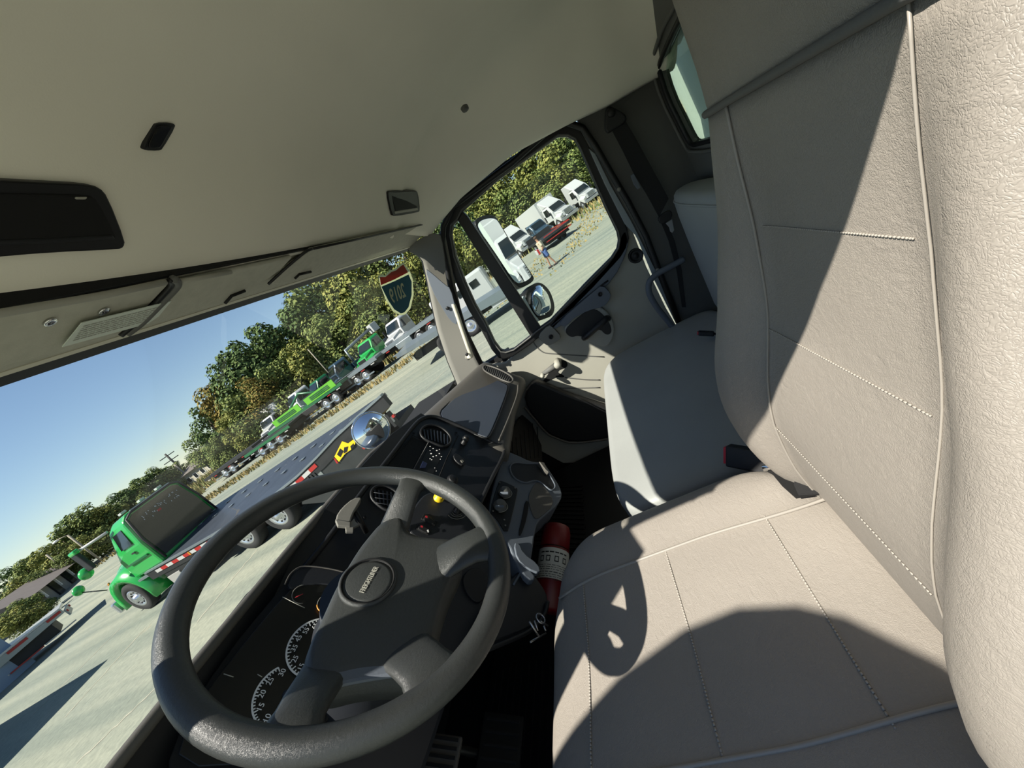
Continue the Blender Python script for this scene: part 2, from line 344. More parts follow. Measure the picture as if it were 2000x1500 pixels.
MB().prism([PD(u, v) for u, v in dvl], (-.02, 0, 0)).o('divider_bar', m_rub, dr, bevel=.003)
MB().prism([PD(u, v, -.012) for u, v in wf], (.004, 0, 0)).o('door_glass', m_glass, dr)
pan = [(925, 706), (960, 713), (987, 709), (1000, 698), (1047, 660), (1075, 636), (1144, 566), (1200, 508), (1218, 478), (1216, 450), (1230, 437), (1262, 520), (1300, 600), (1335, 660), (1345, 760), (1300, 900), (1100, 905), (1000, 850), (960, 780)]
PD.plate('door_panel', pan, m_trim, dr, t=.03, off=.0, bevel=.004)
PD.plate('belt_strip', [(1070, 634), (1144, 562), (1192, 512), (1206, 486), (1212, 460), (1222, 448), (1228, 470), (1222, 500), (1200, 543), (1160, 585), (1078, 652)], m_blu, dr, t=.03, off=.03, it=1, bevel=.004)
MB().tube([PD(u, v, .034) for u, v in [(1064, 648), (1100, 618), (1144, 582), (1182, 552), (1188, 548)]], .004).o('belt_groove', m_rub, dr)
PD.plate('switch_plate', [(1145, 582), (1160, 570), (1176, 556), (1193, 572), (1192, 585), (1178, 600), (1150, 606), (1120, 622), (1112, 632), (1100, 640), (1092, 628)], m_blu, dr, t=.02, off=.05, it=1)
MB().lathe(PD(1172, 575, .053), (-1, 0, 0), [(.010, -.002), (.010, .003), (.006, .003), (.006, -.001)], 14).o('screw', m_rub, dr)
PD.plate('pull_cup', [(1100, 645), (1107, 632), (1120, 620), (1155, 597), (1175, 600), (1192, 615), (1200, 635), (1200, 655), (1192, 672), (1180, 680), (1142, 665), (1132, 657), (1115, 662)], m_trim, dr, t=.03, off=.022, it=2, bevel=.006)
PD.plate('cup_hollow', [(1102, 648), (1112, 634), (1150, 603), (1168, 605), (1190, 628), (1196, 650), (1184, 656), (1170, 640), (1145, 662), (1130, 655), (1115, 660)], m_black, dr, t=.006, off=.026, it=2)
MB().tube(spline([PD(u, v, o) for u, v, o in ((1141, 660, .03), (1146, 657, .06), (1160, 644, .07), (1176, 630, .07), (1184, 622, .06), (1188, 622, .03))], 5), .014, 10).o('pull_handle', m_black, dr)
PD.plate('corner_bracket', [(1050, 656), (1072, 634), (1080, 640), (1097, 658), (1088, 668), (1070, 676), (1058, 668)], m_trimlt, dr, t=.02, off=.04, it=1)
MB().lathe(PD(1076, 658, .043), (-1, 0, 0), [(.011, -.002), (.011, .003), (.006, .003), (.006, -.001)], 14).o('screw', m_rub, dr)
for g in ([(1041, 652), (1042, 668), (1058, 686), (1082, 691), (1180, 697)], [(1103, 737), (1140, 741), (1172, 742)], [(1078, 752), (1086, 757), (1120, 758), (1172, 757)]):
    MB().tube(spline([PD(u, v, .0) for u, v in g], 4), .0032, 6).o('panel_groove', m_char, dr)
cr = [(1060, 729), (1075, 720), (1090, 711)]
PD.plate('crank_recess', [(1068, 735), (1085, 708), (1100, 702), (1109, 708), (1108, 718), (1092, 722), (1088, 728), (1102, 733), (1102, 738), (1086, 736), (1066, 748), (1056, 750)], m_void, dr, t=.003, off=.003, it=2)
MB().tube([PD(1090, 711, .05), PD(1075, 721, .055), PD(1061, 730, .06)], .013, 10, rr=[.017, .014, .010]).o('window_crank', m_char, dr)
MB().lathe(PD(1089, 711, .045), (-1, 0, 0), [(.018, -.04), (.018, .02), (.012, .028), (.0, .03)], 16).o('crank_hub', m_trim, dr)
MB().lathe(PD(1060, 730, .05), (-1, 0, 0), [(.010, 0), (.011, .03), (.006, .038), (0, .04)], 14).o('crank_knob', m_trim, dr)
MB().lathe(PD(1241, 499, -.005), (-1, 0, 0), [(.032, -.01), (.032, .012), (.025, .016), (.022, .006), (.012, .006), (.010, .012), (0, .013)], 24).o('speaker', m_black, dr)
PD.plate('door_edge', [(1150, 290), (1163, 300), (1192, 360), (1234, 433), (1262, 490), (1296, 560), (1330, 630), (1322, 634), (1280, 550), (1244, 462), (1220, 437), (1180, 357)], mat('pale blue grey paint', (178, 190, 196), .35, coat=.3), dr, t=.02, off=.045)
PD.plate('map_pocket', [(1022, 770), (1042, 744), (1060, 750), (1110, 772), (1180, 795), (1200, 800), (1200, 862), (1120, 866), (1085, 856), (1066, 845), (1030, 802)], m_black, dr, t=.05, off=.06, it=1, bevel=.012)
MB().tube(spline([PD(u, v, .075) for u, v in [(1024, 795), (1045, 820), (1068, 846), (1085, 855), (1120, 865), (1185, 858)]], 4), .006).o('pocket_lip', m_dash, dr)
# ---------------------------------------------------------------- overhead things
ov = root('overhead_bin', PLv(200, 575, 0), 'long black open overhead storage slot in the cream headliner above the windshield', 'storage bin')
def onroof(u, v, k=0.0):
    d = ray(u, v); t = .05
    while t < 3:
        p = d * t
        if p.z > roofz(min(max(p.x, CX - HW), CX + HW), p.y): break
        t += .002
    return d * (t - k)
def rplate(nm, pts, m, par, off, t=.012, it=1, bevel=.002):
    P = [onroof(u, v, off) for u, v in pts]; P = chaikin(P, it) if it else P; n = (P[len(P) // 3] - P[0]).cross(P[2 * len(P) // 3] - P[0]).normalized()
    if n.dot(P[0]) < 0: n = -n
    return MB().prism(P, n * t).o(nm, m, par, bevel=bevel)
rplate('bin_frame', [(-60, 349), (90, 356), (170, 360), (196, 366), (212, 384), (246, 470), (243, 484), (232, 488), (100, 494), (-60, 508)], m_rub, ov, .014, .02)
rplate('bin_opening', [(-60, 377), (90, 380), (178, 382), (192, 392), (229, 462), (224, 469), (100, 474), (-60, 480)], m_void, ov, .017, .004)
rplate('bin_shelf', [(-60, 470), (100, 465), (222, 459), (228, 468), (100, 476), (-60, 484)], m_black, ov, .019, .004, 0)
rplate('bin_latch', [(148, 384), (172, 384), (170, 389), (150, 389)], m_trim, ov, .020, .003, 0)
dl = root('dome_lamp', onroof(312, 265), 'small black slanted reading lamp set in the cream headliner', 'lamp')
rplate('lamp_bezel', [(306, 241), (340, 241), (344, 247), (318, 292), (310, 295), (283, 294), (280, 289), (300, 250)], m_black, dl, .010, .012)
rplate('lamp_lens', [(310, 246), (334, 246), (337, 250), (316, 287), (308, 290), (288, 289), (305, 254)], mat('smoked lens', (40, 40, 42), .25), dl, .013, .003)
pk = root('coat_pocket', onroof(790, 397), 'small square dark recess in the headliner above the passenger window corner', 'recess')
rplate('recess_frame', [(757, 376), (762, 373), (812, 372), (817, 376), (821, 411), (817, 415), (772, 423), (766, 420)], m_rub, pk, .022, .02)
rplate('recess_hollow', [(764, 380), (810, 377), (815, 406), (773, 412)], m_void, pk, .026, .003, 0)
rplate('recess_lip', [(771, 413), (816, 406), (817, 411), (772, 418)], m_trim, pk, .027, .003, 0)
# visors along the header
def visor(lbl, pts, it, extra):
    r = root('sun_visor', PLv(*pts[0]), lbl, 'sun visor', 'fabric panels along the windshield header')
    PLv.plate('visor_board', pts, m_visor, r, t=.008, off=.010, it=it, bevel=.003)
    extra(r); return r
def ex1(r):
    MB().tube([PLv(u, v, .013) for u, v in [(-200, 636), (0, 612), (200, 577), (322, 551)]], .0045).o('hinge_rod', m_trim, r)
    MB().tube(spline([PLv(u, v, .012) for u, v in [(332, 547), (332, 560), (300, 595), (265, 630), (236, 655)]], 4), .004).o('edge_binding', m_rub, r)
    for u, v in ((97, 628), (202, 607)): MB().lathe(PLv(u, v, .011), PLv.n, [(.0065, 0), (.0065, .002), (.004, .002), (.003, .0005), (0, .0005)], 16).o('snap_button', m_chrome, r)
def ex2(r):
    MB().tube([PLv(u, v, .013) for u, v in [(352, 550), (400, 541), (450, 531)]], .004).o('hinge_rod', m_trim, r)
    MB().tube(spline([PLv(u, v, .013) for u, v in [(338, 545), (345, 550), (342, 562), (310, 595), (275, 630), (246, 652)]], 4), .006).o('edge_binding', m_char, r)
    MB().tube([PLv(u, v, .012) for u, v in [(440, 592), (452, 578), (478, 568)]], .003).o('latch_slot', m_void, r)
def ex3(r):
    MB().tube(spline([PLv(u, v, .012) for u, v in [(610, 486), (595, 493), (560, 522), (524, 555)]], 4), .003).o('edge_binding', m_rub, r)
    MB().tube([PLv(u, v, .012) for u, v in [(576, 544), (584, 536), (607, 531)]], .003).o('latch_slot', m_void, r)
    MB().tube([PLv(u, v, .012) for u, v in [(610, 486), (700, 467), (832, 437)]], .003).o('edge_binding', m_rub, r)
v1 = visor('grey fabric visor panel at the driver end with two chrome snaps', [(-200, 640), (0, 616), (322, 555), (330, 556), (238, 652), (0, 718), (-200, 780)], 0, ex1)
v2 = visor('middle grey fabric visor panel between the two seams above the windshield', [(347, 552), (560, 505), (572, 502), (548, 528), (505, 558), (440, 590), (250, 645)], 0, ex2)
v3 = visor('passenger end grey fabric visor panel with a pointed end', [(610, 488), (833, 438), (815, 455), (790, 470), (775, 478), (765, 485), (560, 553), (530, 556), (560, 524)], 0, ex3)
# warning label across the joint of the first two visors
wl = root('warning_label', PLv(200, 640), 'white printed instruction label stuck across the visor joint', 'label')
PLv.plate('label_sheet', [(160, 631), (335, 588), (310, 618), (290, 632), (122, 678)], mat('label white', (205, 212, 200), .6), wl, t=.001, off=.0165, bevel=0)
mb = MB()
for k in range(7):
    f = .12 + k * .12
    a = (156 * (1 - f) + 130 * f, 636 * (1 - f) + 674 * f); b = (322 * (1 - f) + 284 * f, 594 * (1 - f) + 632 * f)
    random.seed(k); t = .06
    while t < .95:
        e = min(t + random.uniform(.02, .09), .97); q = [PLv(a[0] + (b[0] - a[0]) * s, a[1] + (b[1] - a[1]) * s, .0168) for s in (t, e)]
        dv = V((0, .0012, 0)); mb.add([q[0] - dv, q[1] - dv, q[1] + dv, q[0] + dv], [(0, 1, 2, 3)]); t = e + .015
mb.o('print_lines', m_trim, wl, kind='stuff')
# state sticker on the windshield, read from inside so mirrored
stk = root('windshield_sticker', V(ray(775, 565)) * .60, 'red, white and blue shield sticker reading 2019 backwards in the windshield corner', 'sticker')
PS = PL(V(ray(775, 565)) * (.66 / ray(775, 565).y), (-.16, -.88, -.45))
shp = [(739, 539), (745, 536), (752, 538), (762, 528), (772, 525), (782, 516), (789, 513), (790, 517), (800, 528), (806, 545), (808, 575), (802, 602), (792, 614), (783, 616), (768, 608), (755, 588), (745, 562)]
PS.plate('shield_border', shp, mat('sticker white', (222, 226, 200), .6), stk, t=.0006, off=0, bevel=0)
def shrink(P, k, c=(774, 566)): return [(c[0] + (u - c[0]) * k, c[1] + (v - c[1]) * k) for u, v in P]
sh2 = shrink(shp, .92)
red = [p for p in sh2[:10]]
PS.plate('red_band', [(742, 541), (753, 541), (765, 531), (774, 528), (784, 519), (788, 517), (797, 532), (770, 546), (744, 557)], mat('sticker red', (190, 75, 62), .6), stk, t=.0004, off=.001, bevel=0)
PS.plate('blue_field', [(745, 560), (771, 549), (798, 536), (804, 550), (804, 576), (798, 600), (790, 610), (783, 612), (770, 604), (758, 586)], mat('sticker blue', (58, 112, 135), .6), stk, t=.0004, off=.001, bevel=0)
bx = PS(800, 558) - PS(752, 582); by = PS(768, 556) - PS(784, 592)
by = (by - bx.normalized() * by.dot(bx.normalized()))
text('2019', .074, PS(777, 574, .0022), bx, by, 'year_digits', MATS['sticker white'], stk, .0003, mirror=True, bold=.0012, squash=.72)
# ================================================================ DRIVER SEAT
SX = .41
seat = root('driver_seat', (SX, .1, -1.14), 'grey beige wrinkled leather driver seat with high back, nearest the viewer', 'seat')
def sel(t, a, b, e=2.6):
    c, s = cos(t), sin(t); return (math.copysign(abs(c) ** (2 / e), c) * a, math.copysign(abs(s) ** (2 / e), s) * b)
def ctop(x, y):      # top of the cushion
    dx = abs(x - SX); z = -.600
    z += .012 * ss((dx - .15) / .06) - .014 * ss((.15 - dx) / .15) * .6
    z -= .030 * ss((y - .22) / .22) ** 2
    z -= .10 * max(0, (dx - .235) / .07) ** 3 if dx > .235 else 0
    return z
def cushring(k, dz, e=3.2):
    out = []
    for i in range(72):
        x, y = sel(2 * pi * i / 72, .300 * k, .292 * k, e); out.append((SX + x, .140 + y, dz))
    return out
mb = MB(); rr = [[V(p) for p in cushring(.93, -.78)], [V(p) for p in cushring(.985, -.74)], [V(p) for p in cushring(1.0, -.69)]]
for k, d in ((.995, .045), (.975, .025), (.945, .010), (.90, .003), (.82, 0), (.7, 0), (.55, 0), (.4, 0), (.25, 0), (.1, 0), (.01, 0)):
    rr.append([V((x, y, ctop(SX + (x - SX) * min(1, .93 / k if k > .93 else 1), y) - d)) for x, y, _ in cushring(k, 0, 3.2 if k > .5 else 2.4)])
mb.loft(rr, cap=True).o('cushion', m_leather, seat, sub=1)
def edgetop(x, y):
    return ctop(x, y)
for sx in (-1, 1):
    MB().tube([(SX + sx * (.150 - .012 * ss((.1 - y) / .2)), y, edgetop(SX + sx * .15, y) + .0015) for y in [-.13 + .52 * i / 24 for i in range(25)]], .0028, 8).o('cushion_piping', m_pipe, seat)
def stitch(name, P, par, r=.0015, dash=.007, gap=.0035):
    mb = MB(); P = spline(P, 8); acc = 0
    for a, b in zip(P, P[1:]):
        L = (b - a).length; n = max(1, int(L / (dash + gap)))
        for k in range(n):
            p = a.lerp(b, k / n); q = a.lerp(b, (k + dash / (dash + gap)) / n); mb.tube([p, q], r, 5)
    return mb.o(name, m_stitch, par, kind='stuff')
for ys in (.330, .155, -.020):
    P = [V((SX - .149 + .298 * i / 8, ys - .004 * i / 8, 0)) for i in range(9)]
    for p in P: p.z = ctop(p.x, p.y) + .0008
    stitch('cushion_seam', P, seat)
BY = [(-.70, -.118), (-.64, -.122), (-.53, -.098), (-.43, -.098), (-.36, -.115), (-.26, -.152), (-.15, -.178), (.0, -.197), (.12, -.212), (.3, -.24), (.5, -.28)]
BW = [(-.70, .235), (-.60, .262), (-.45, .278), (-.34, .270), (-.25, .246), (-.18, .222), (-.10, .208), (.0, .205), (.14, .232), (.30, .235), (.42, .21), (.5, .16)]
BB = [(-.70, .02), (-.5, .042), (-.35, .045), (-.2, .036), (-.05, .012), (.0, .0), (.5, .0)]
def bz_smooth(T, z): return (lerp(T, z - .03) + 2 * lerp(T, z) + lerp(T, z + .03)) / 4
def back(t, z):      # front surface: t -1..1 across
    yc = bz_smooth(BY, z); wdt = bz_smooth(BW, z); bb = bz_smooth(BB, z)
    y = yc + bb * ss((abs(t) - .50) / .30) - .035 * max(0, (abs(t) - .86) / .14) ** 2
    return V((SX + wdt * t, y, z))
def bring(z, grow=0.0, back_y=-.115):
    P = [back(-1 + 2 * i / 28, z) for i in range(29)]
    c = bz_smooth(BY, z) + back_y; wdt = bz_smooth(BW, z)
    P += [V((SX + wdt * 1.0, c + .045, z)), V((SX + wdt * .93, c + .01, z)), V((SX + wdt * .6, c, z)), V((SX, c, z)), V((SX - wdt * .6, c, z)), V((SX - wdt * .93, c + .01, z)), V((SX - wdt * 1.0, c + .045, z))]
    if grow: P = [p + (p - V((SX, c + .05, z))) * grow for p in P]
    return P
zs = [-.70 + .02 * i for i in range(35)]
mb = MB().loft([bring(z) for z in zs if z < -.019]); mb.o('backrest', m_leather, seat)
rg = [bring(z, g) for z, g in ((-.018, -.012), (-.010, .006), (.005, .018), (.03, .022))] + [bring(z, .022) for z in [.05 + .02 * i for i in range(19)]] + [bring(z, g) for z, g in ((.435, 0), (.455, -.06), (.468, -.2), (.472, -.6))]
MB().loft(rg).o('head_section', m_leather, seat)
MB().tube([p + V((0, .003, 0)) for p in [back(-1 + 2 * i / 40, -.018) for i in range(41)]], .0042, 8).o('neck_piping', m_char, seat)
TP = .50
for sx in (-1, 1):
    P = []
    for i in range(33):
        z = -.62 + .60 * i / 32; w_ = bz_smooth(BW, z); hx = .143 - .018 * ss((z + .5) / .4); P.append(back(sx * hx / w_, z) + V((0, .002, 0)))
    MB().tube(P, .0018 if sx > 0 else .0010, 6).o('back_piping', m_pipe, seat)
    P = [back(sx * .975, -.62 + .58 * i / 20) + V((sx * .003, .0, 0)) for i in range(21)]
    MB().tube(P, .0026, 6).o('side_piping', m_pipe, seat)
for z0_, z1_ in ((-.154, -.150), (-.285, -.275), (-.440, -.445)):
    P = [back((-.125 + .262 * i / 8) / .26, z0_ * (i / 8) + z1_ * (1 - i / 8)) + V((0, .001, 0)) for i in range(9)]
    stitch('back_seam', P, seat, .0009)
MB().box((SX, .12, -.96), (.36, .36, .34)).box((SX, .12, -.80), (.46, .44, .05)).o('seat_base', m_black, seat, bevel=.02)
MB().tube([(SX + .27, .1, -.74), (SX + .29, -.02, -.73)], .012).o('side_lever', m_black, seat)
# ================================================================ BENCH
bn = root('passenger_bench', (1.3, .0, -1.14), 'two-person grey vinyl passenger bench between driver seat and passenger door', 'seat')
def bring2(k, z, kx=1.0):
    return [V((1.29 + x, -.035 + y, z)) for x, y in (sel(2 * pi * i / 72, .492 * kx * k, .268 * k, 7) for i in range(72))]
rr = [bring2(.97, -.95), bring2(.99, -.9), bring2(1, -.76)]
for r in rr:
    for p in r: p.y += .055 * ss((p.y + .1) / .3) * (1.78 - p.x) / .92 - .01
for k, d in ((1.0, .030), (.995, .016), (.982, .006), (.955, .001), (.9, 0), (.75, 0), (.5, 0), (.25, 0), (.01, 0)): rr.append(bring2(k, -.700 - d))
for r in rr[3:]:
    for p in r: p.y += .055 * ss((p.y + .1) / .3) * (1.78 - p.x) / .92 - .01; p.z += .010 * ss((p.y + .25) / .35) - .010 * ss((p.y - .12) / .1)
MB().loft(rr).o('cushion', m_bench, bn)
def brg3(z, g=0, n=60):
    w2 = .42 - .03 * ss((-.45 - z) / .15) - g; return [V((1.345 + x, -.365 - .08 * (z + .45) + y, z)) for x, y in (sel(2 * pi * i / n, w2, .062 - g * .6, 3.2) for i in range(n))]
MB().loft([brg3(-.72, .02), brg3(-.66), brg3(-.5), brg3(-.4), brg3(-.3), brg3(-.25, .004), brg3(-.225, .016), brg3(-.215, .034), brg3(-.212, .056)]).o('backrest', m_bench, bn)
MB().tube([p + V((0, 0, -.008)) for p in brg3(-.235, .006)], .004, closed=True).o('top_piping', m_bench, bn)
MB().box((1.29, -.06, -1.04), (.90, .42, .20)).o('bench_base', m_void, bn, bevel=.01)
# ---------------------------------------------------------------- passenger belt
sb = root('seat_belt', ax(1300, 440, 1.75), 'black passenger seat belt with steel tongue hanging on the rear post', 'seat belt')
def belt(name, L, R, x, m, par, t=.003):
    a = [ax(u, v, x) for u, v in L]; b = [ax(u, v, x) for u, v in R]; mb = MB()
    return mb.loft([[p, q, q + V((t, 0, 0)), p + V((t, 0, 0))] for p, q in zip(a, b)], sm=False).o(name, m, par)
belt('webbing', [(1196, 256), (1215, 292), (1236, 335), (1262, 378), (1287, 424)], [(1223, 238), (1243, 272), (1268, 318), (1290, 358), (1306, 388)], 1.75, m_belt, sb)
belt('webbing', [(1290, 432), (1306, 470), (1322, 530), (1332, 600)], [(1300, 428), (1318, 470), (1332, 528), (1340, 600)], 1.765, m_belt, sb)
PB = PL((1.745, 0, 0), (-1, 0, 0))
PB.plate('belt_guide', [(1182, 218), (1184, 211), (1190, 207), (1196, 208), (1220, 221), (1225, 229), (1221, 240), (1200, 252), (1190, 260), (1184, 258), (1181, 250)], m_black, sb, t=.02, off=.01, it=1, bevel=.006)
MB().lathe(PB(1194, 220, .01), (-1, 0, 0), [(.016, -.002), (.014, .006), (.006, .008), (0, .008)], 14).o('guide_bolt', m_rub, sb)
PB.plate('tongue_grip', [(1285, 427), (1290, 420), (1305, 410), (1312, 412), (1314, 424), (1300, 436), (1290, 438)], m_rub, sb, t=.014, off=.008, it=1, bevel=.003)
PB.plate('tongue_blade', [(1300, 436), (1313, 428), (1317, 450), (1313, 455), (1309, 452), (1307, 444)], m_steel, sb, t=.003, off=.006)
PB.plate('height_slider', [(1232, 343), (1238, 338), (1247, 356), (1252, 366), (1246, 370), (1238, 360)], m_blu, sb, t=.01, off=.005)
pg = root('post_grab_bar', ax(1300, 600, 1.77), 'black bent tube grab bar behind the passenger door', 'handle')
MB().tube(spline([ax(u, v, 1.76) for u, v in [(1336, 506), (1316, 517), (1290, 531), (1274, 543), (1267, 556), (1269, 575), (1283, 600), (1302, 624), (1322, 648)]], 5), .0125, 10).o('bar_tube', m_blu, pg)
def buckle(nm, lbl, p, up, side, s=1.0):
    r = root(nm, p, lbl, 'seat belt buckle', None); U = V(up).normalized(); S = V(side).normalized(); N = U.cross(S).normalized(); S = N.cross(U)
    R = Matrix((S, N, U)).transposed(); p = V(p)
    MB().box(p + U * .035 * s, (.036 * s, .020 * s, .065 * s), R).o('buckle_body', m_black, r, bevel=.004)
    MB().box(p + U * .069 * s, (.028 * s, .012 * s, .006 * s), R).o('release_button', m_redb, r, bevel=.001)
    MB().box(p - U * .03 * s, (.030 * s, .004 * s, .07 * s), R).o('stalk', m_belt, r, bevel=.001)
    return r
p1 = az(1392, 668, -.672); p2 = az(1378, 640, -.66)
buckle('belt_buckle', 'small red-buttoned buckle at the back of the passenger bench beside the leather seat', az(1396, 652, -.682), (.25, .75, .45), (.75, -.2, -.2), .8)
bk = buckle('belt_buckle', 'large black driver belt buckle with red button beside the leather cushion', on(1512, 905, (.70, -.05, -.62), (.1, 0, 1)), (.62, .72, .18), (.3, -.4, .8), 1.25)
# driver belt webbing and hardware showing in the gap between cushion and backrest
gpx = root('belt_anchor', (.62, -.1, -.66), 'grey belt webbing and chrome anchor in the gap between leather cushion and backrest', 'belt anchor')
MB().tube([on(u, v, (.64, -.07, -.578), (0, 0, 1)) for u, v in [(1490, 915), (1515, 910), (1538, 918), (1552, 926)]], .006).o('anchor_bracket', m_chrome, gpx)
MB().prism([on(u, v, (.6, -.07, -.581), (0, 0, 1)) for u, v in [(1556, 930), (1572, 932), (1620, 964), (1560, 968), (1552, 950)]], (0, 0, .004)).o('webbing', m_belt, gpx)
MB().prism([on(u, v, (.6, -.07, -.585), (0, 0, 1)) for u, v in [(1490, 916), (1560, 920), (1628, 962), (1555, 974), (1528, 950), (1510, 928)]], (0, 0, .003)).o('gap_shade_sheet', m_void, gpx)  # thin black sheet on the cushion, paints the shade of the gap
# ================================================================ STEERING WHEEL
WC = V((.393, .508, -.248)); WN = V((0, -.643, .766)).normalized(); WA = V((1, 0, 0)); WB = WN.cross(WA)
if WB.z < 0: WB = -WB
def W(a, b, h=0): return WC + WA * a + WB * b + WN * h
PW = PL(WC, WN)
wh = root('steering_wheel', WC, 'large dark grey four-spoke steering wheel in front of the leather seat', 'steering wheel')
RR, TR = .2125, .0172
MB().tube([W(RR * cos(2 * pi * i / 96), RR * sin(2 * pi * i / 96)) for i in range(96)], TR, 18, closed=True).o('rim', m_whl, wh)
HD = -.034
def spoke(ang, w0, w1, r0=.08, off=0.0):
    t = radians(ang); d = (cos(t), sin(t)); n = (-sin(t), cos(t)); rings_ = []
    for k in range(9):
        f = k / 8; r = r0 + (RR + .004 - r0) * f; hw = w0 + (w1 - w0) * ss(f * 1.15); hw += .020 * max(0, (f - .75) / .25) ** 2
        h = -.052 * (1 - ss(f * 1.15)); th = .012 - .001 * f; ring = []
        for j in range(16):
            q = sel(2 * pi * j / 16, hw, th, 2.6); ring.append(W(d[0] * r + n[0] * (q[0] + off), d[1] * r + n[1] * (q[0] + off), h + q[1]))
        rings_.append(ring)
    MB().loft(rings_).o('spoke', m_whl, wh)
spoke(-5, .028, .022); spoke(-172, .032, .026); spoke(-65, .036, .030, .06); spoke(-129, .034, .032, .08)
padpx = [(783, 1008), (768, 1016), (744, 1026), (722, 1052), (700, 1080), (660, 1148), (632, 1212), (612, 1252), (600, 1290), (612, 1330), (640, 1338), (700, 1322), (770, 1318), (822, 1318), (836, 1290), (848, 1230), (868, 1160), (890, 1118), (900, 1090), (896, 1060), (860, 1056), (820, 1054), (790, 1040)]
def pgrow(P, k, c=(745, 1180)): return [(c[0] + (u - c[0]) * k, c[1] + (v - c[1]) * k) for u, v in P]
rr = []
for k, h in ((1.02, -.075), (1.03, -.052), (1.02, -.040), (.985, -.031), (.94, -.0265), (.85, -.0245), (.6, -.023), (.3, -.022), (.02, -.022)):
    base_ = chaikin([PW(u, v, -.03) for u, v in padpx], 2); c = sum(base_, V()) / len(base_)
    rr.append([c + (p - c) * k * 1.03 + WN * (h + .034) for p in base_])
MB().loft(rr).o('hub_pad', m_pad, wh)
LC = PW(719, 1135, -.0165)
MB().lathe(LC, WN, [(.0415, -.004), (.041, .0015), (.0385, .003), (.0365, .0025), (.0355, -.001), (.0345, .001), (.030, .002), (0, .0025)], 48).o('badge_ring', m_pad, wh)
MB().tube([LC + WN * .0018 + (WA * cos(2 * pi * i / 48) + WB * sin(2 * pi * i / 48)) * .0372 for i in range(48)], .0018, 6, closed=True).o('badge_groove', m_void, wh)
bd = (PW(741, 1103) - PW(707, 1162)).normalized()
text('FREIGHTLINER', .0105, LC + WN * .0030 + (PW(722, 1134) - PW(719, 1135)), bd, WN.cross(bd), 'badge_lettering', m_trim, wh, .0005, bold=.0001, squash=.66)
PW.plate('badge_emblem', [(733, 1128), (736, 1131), (734, 1134), (739, 1136), (730, 1139), (729, 1134)], m_trimlt, wh, t=.001, off=-.0145, bevel=0)
MB().tube(spline([PW(u, v, -.0275) for u, v in [(893, 1053), (896, 1070), (900, 1094)]], 4), .0018, 6).o('spoke_seam', m_void, wh)
PW.plate('lower_scoop', [(655, 1285), (672, 1268), (720, 1266), (780, 1272), (826, 1285), (820, 1312), (780, 1318), (700, 1330), (648, 1342), (632, 1330)], m_blu, wh, t=.008, off=-.022, it=2, bevel=.004)
MB().lathe(WC - WN * .06, -WN, [(.055, 0), (.06, .05), (.075, .08), (.08, .22), (.07, .24)], 28).o('column_shroud', m_dark, wh)
# ================================================================ DASHBOARD
ds = root('dashboard', (CX, .8, -1.0), 'full-width grey and black truck dashboard under the windshield', 'dashboard')
# upper crown: profile swept across the cab
DT = [(.02, .80, -.237), (.30, .81, -.240), (.60, .835, -.255), (.95, .835, -.272), (1.20, .815, -.322), (1.45, .76, -.352), (1.62, .705, -.370), (1.72, .67, -.379), (1.80, .64, -.43)]
def DTp(x): return V((x, lerp([(a, b) for a, b, c in DT], x), lerp([(a, c) for a, b, c in DT], x)))
def DBp(x): return V((x, lerp([(1.1, .60), (1.45, .605), (1.7, .58), (1.8, .60)], x), lerp([(1.1, -.525), (1.45, -.515), (1.7, -.515), (1.8, -.53)], x)))
mb = MB(); rr = []
for i in range(33):
    x = 1.13 + .67 * i / 32; T = DTp(x); B = DBp(x); k = ss((x - 1.70) / .10)
    P = [V((x, T.y + .28, T.z - .10)), V((x, T.y + .12, T.z - .025)), V((x, T.y + .03, T.z - .002)), T, T.lerp(B, .12) + V((0, -.004, .008)), T.lerp(B, .5) + V((0, -.004, .006)), B + V((0, -.004, .004)),
         B + V((0, -.030, -.018)), B + V((0, -.036, -.045)), B + V((0, -.020, -.075)), B + V((0, .06, -.11)), B + V((0, .2, -.16)), V((x, T.y + .28, -.6))]
    c = V((x, .75, -.47)); P = [c + (p - c) * (1 - .35 * k ** 3) for p in P]; rr.append(P)
mb.loft(rr).o('passenger_crown', m_dash, ds, sub=1)
PG = PL(DTp(1.4).lerp(DBp(1.4), .5) + V((0, -.004, .012)), (0, -.62, .78))
PG.plate('storage_lid', [(852, 812), (880, 785), (936, 731), (945, 732), (990, 750), (993, 756), (984, 782), (970, 818), (956, 850), (948, 854), (905, 836)], m_dashb, ds, t=.01, off=.004, it=2, bevel=.003)
MB().tube([p for p in PG.poly([(850, 812), (880, 783), (936, 729), (946, 730), (992, 749), (995, 756), (986, 782), (972, 820), (957, 853), (947, 857), (904, 838)], .002, 2)], .0022, 6, closed=True).o('lid_gap', m_rub, ds)
PV_ = PL(DTp(1.68).lerp(DBp(1.68), .3) + V((0, 0, .016)), (-.05, -.6, .8))
vp = PV_.poly([(943, 716), (951, 713), (975, 721), (997, 733), (1003, 741), (1000, 747), (990, 746), (965, 735), (945, 724)], .006, 2)
MB().tube(vp, .004, 6, closed=True).o('defroster_bezel', m_dash, ds)
MB().prism(PV_.poly([(943, 716), (951, 713), (975, 721), (997, 733), (1003, 741), (1000, 747), (990, 746), (965, 735), (945, 724)], .003, 2), (0, 0, -.004)).o('defroster_hollow', m_void, ds)
for k in range(14):
    f = (k + .7) / 14.6; a = (946 + 54 * f, 714 + 24 * f - 4 * sin(pi * f)); b = (944 + 50 * f, 722 + 25 * f + 1)
    MB().tube([PV_(a[0], a[1] + 1, .006), PV_(b[0], b[1], .006)], .0014, 5).o('vent_louver', m_char, ds)
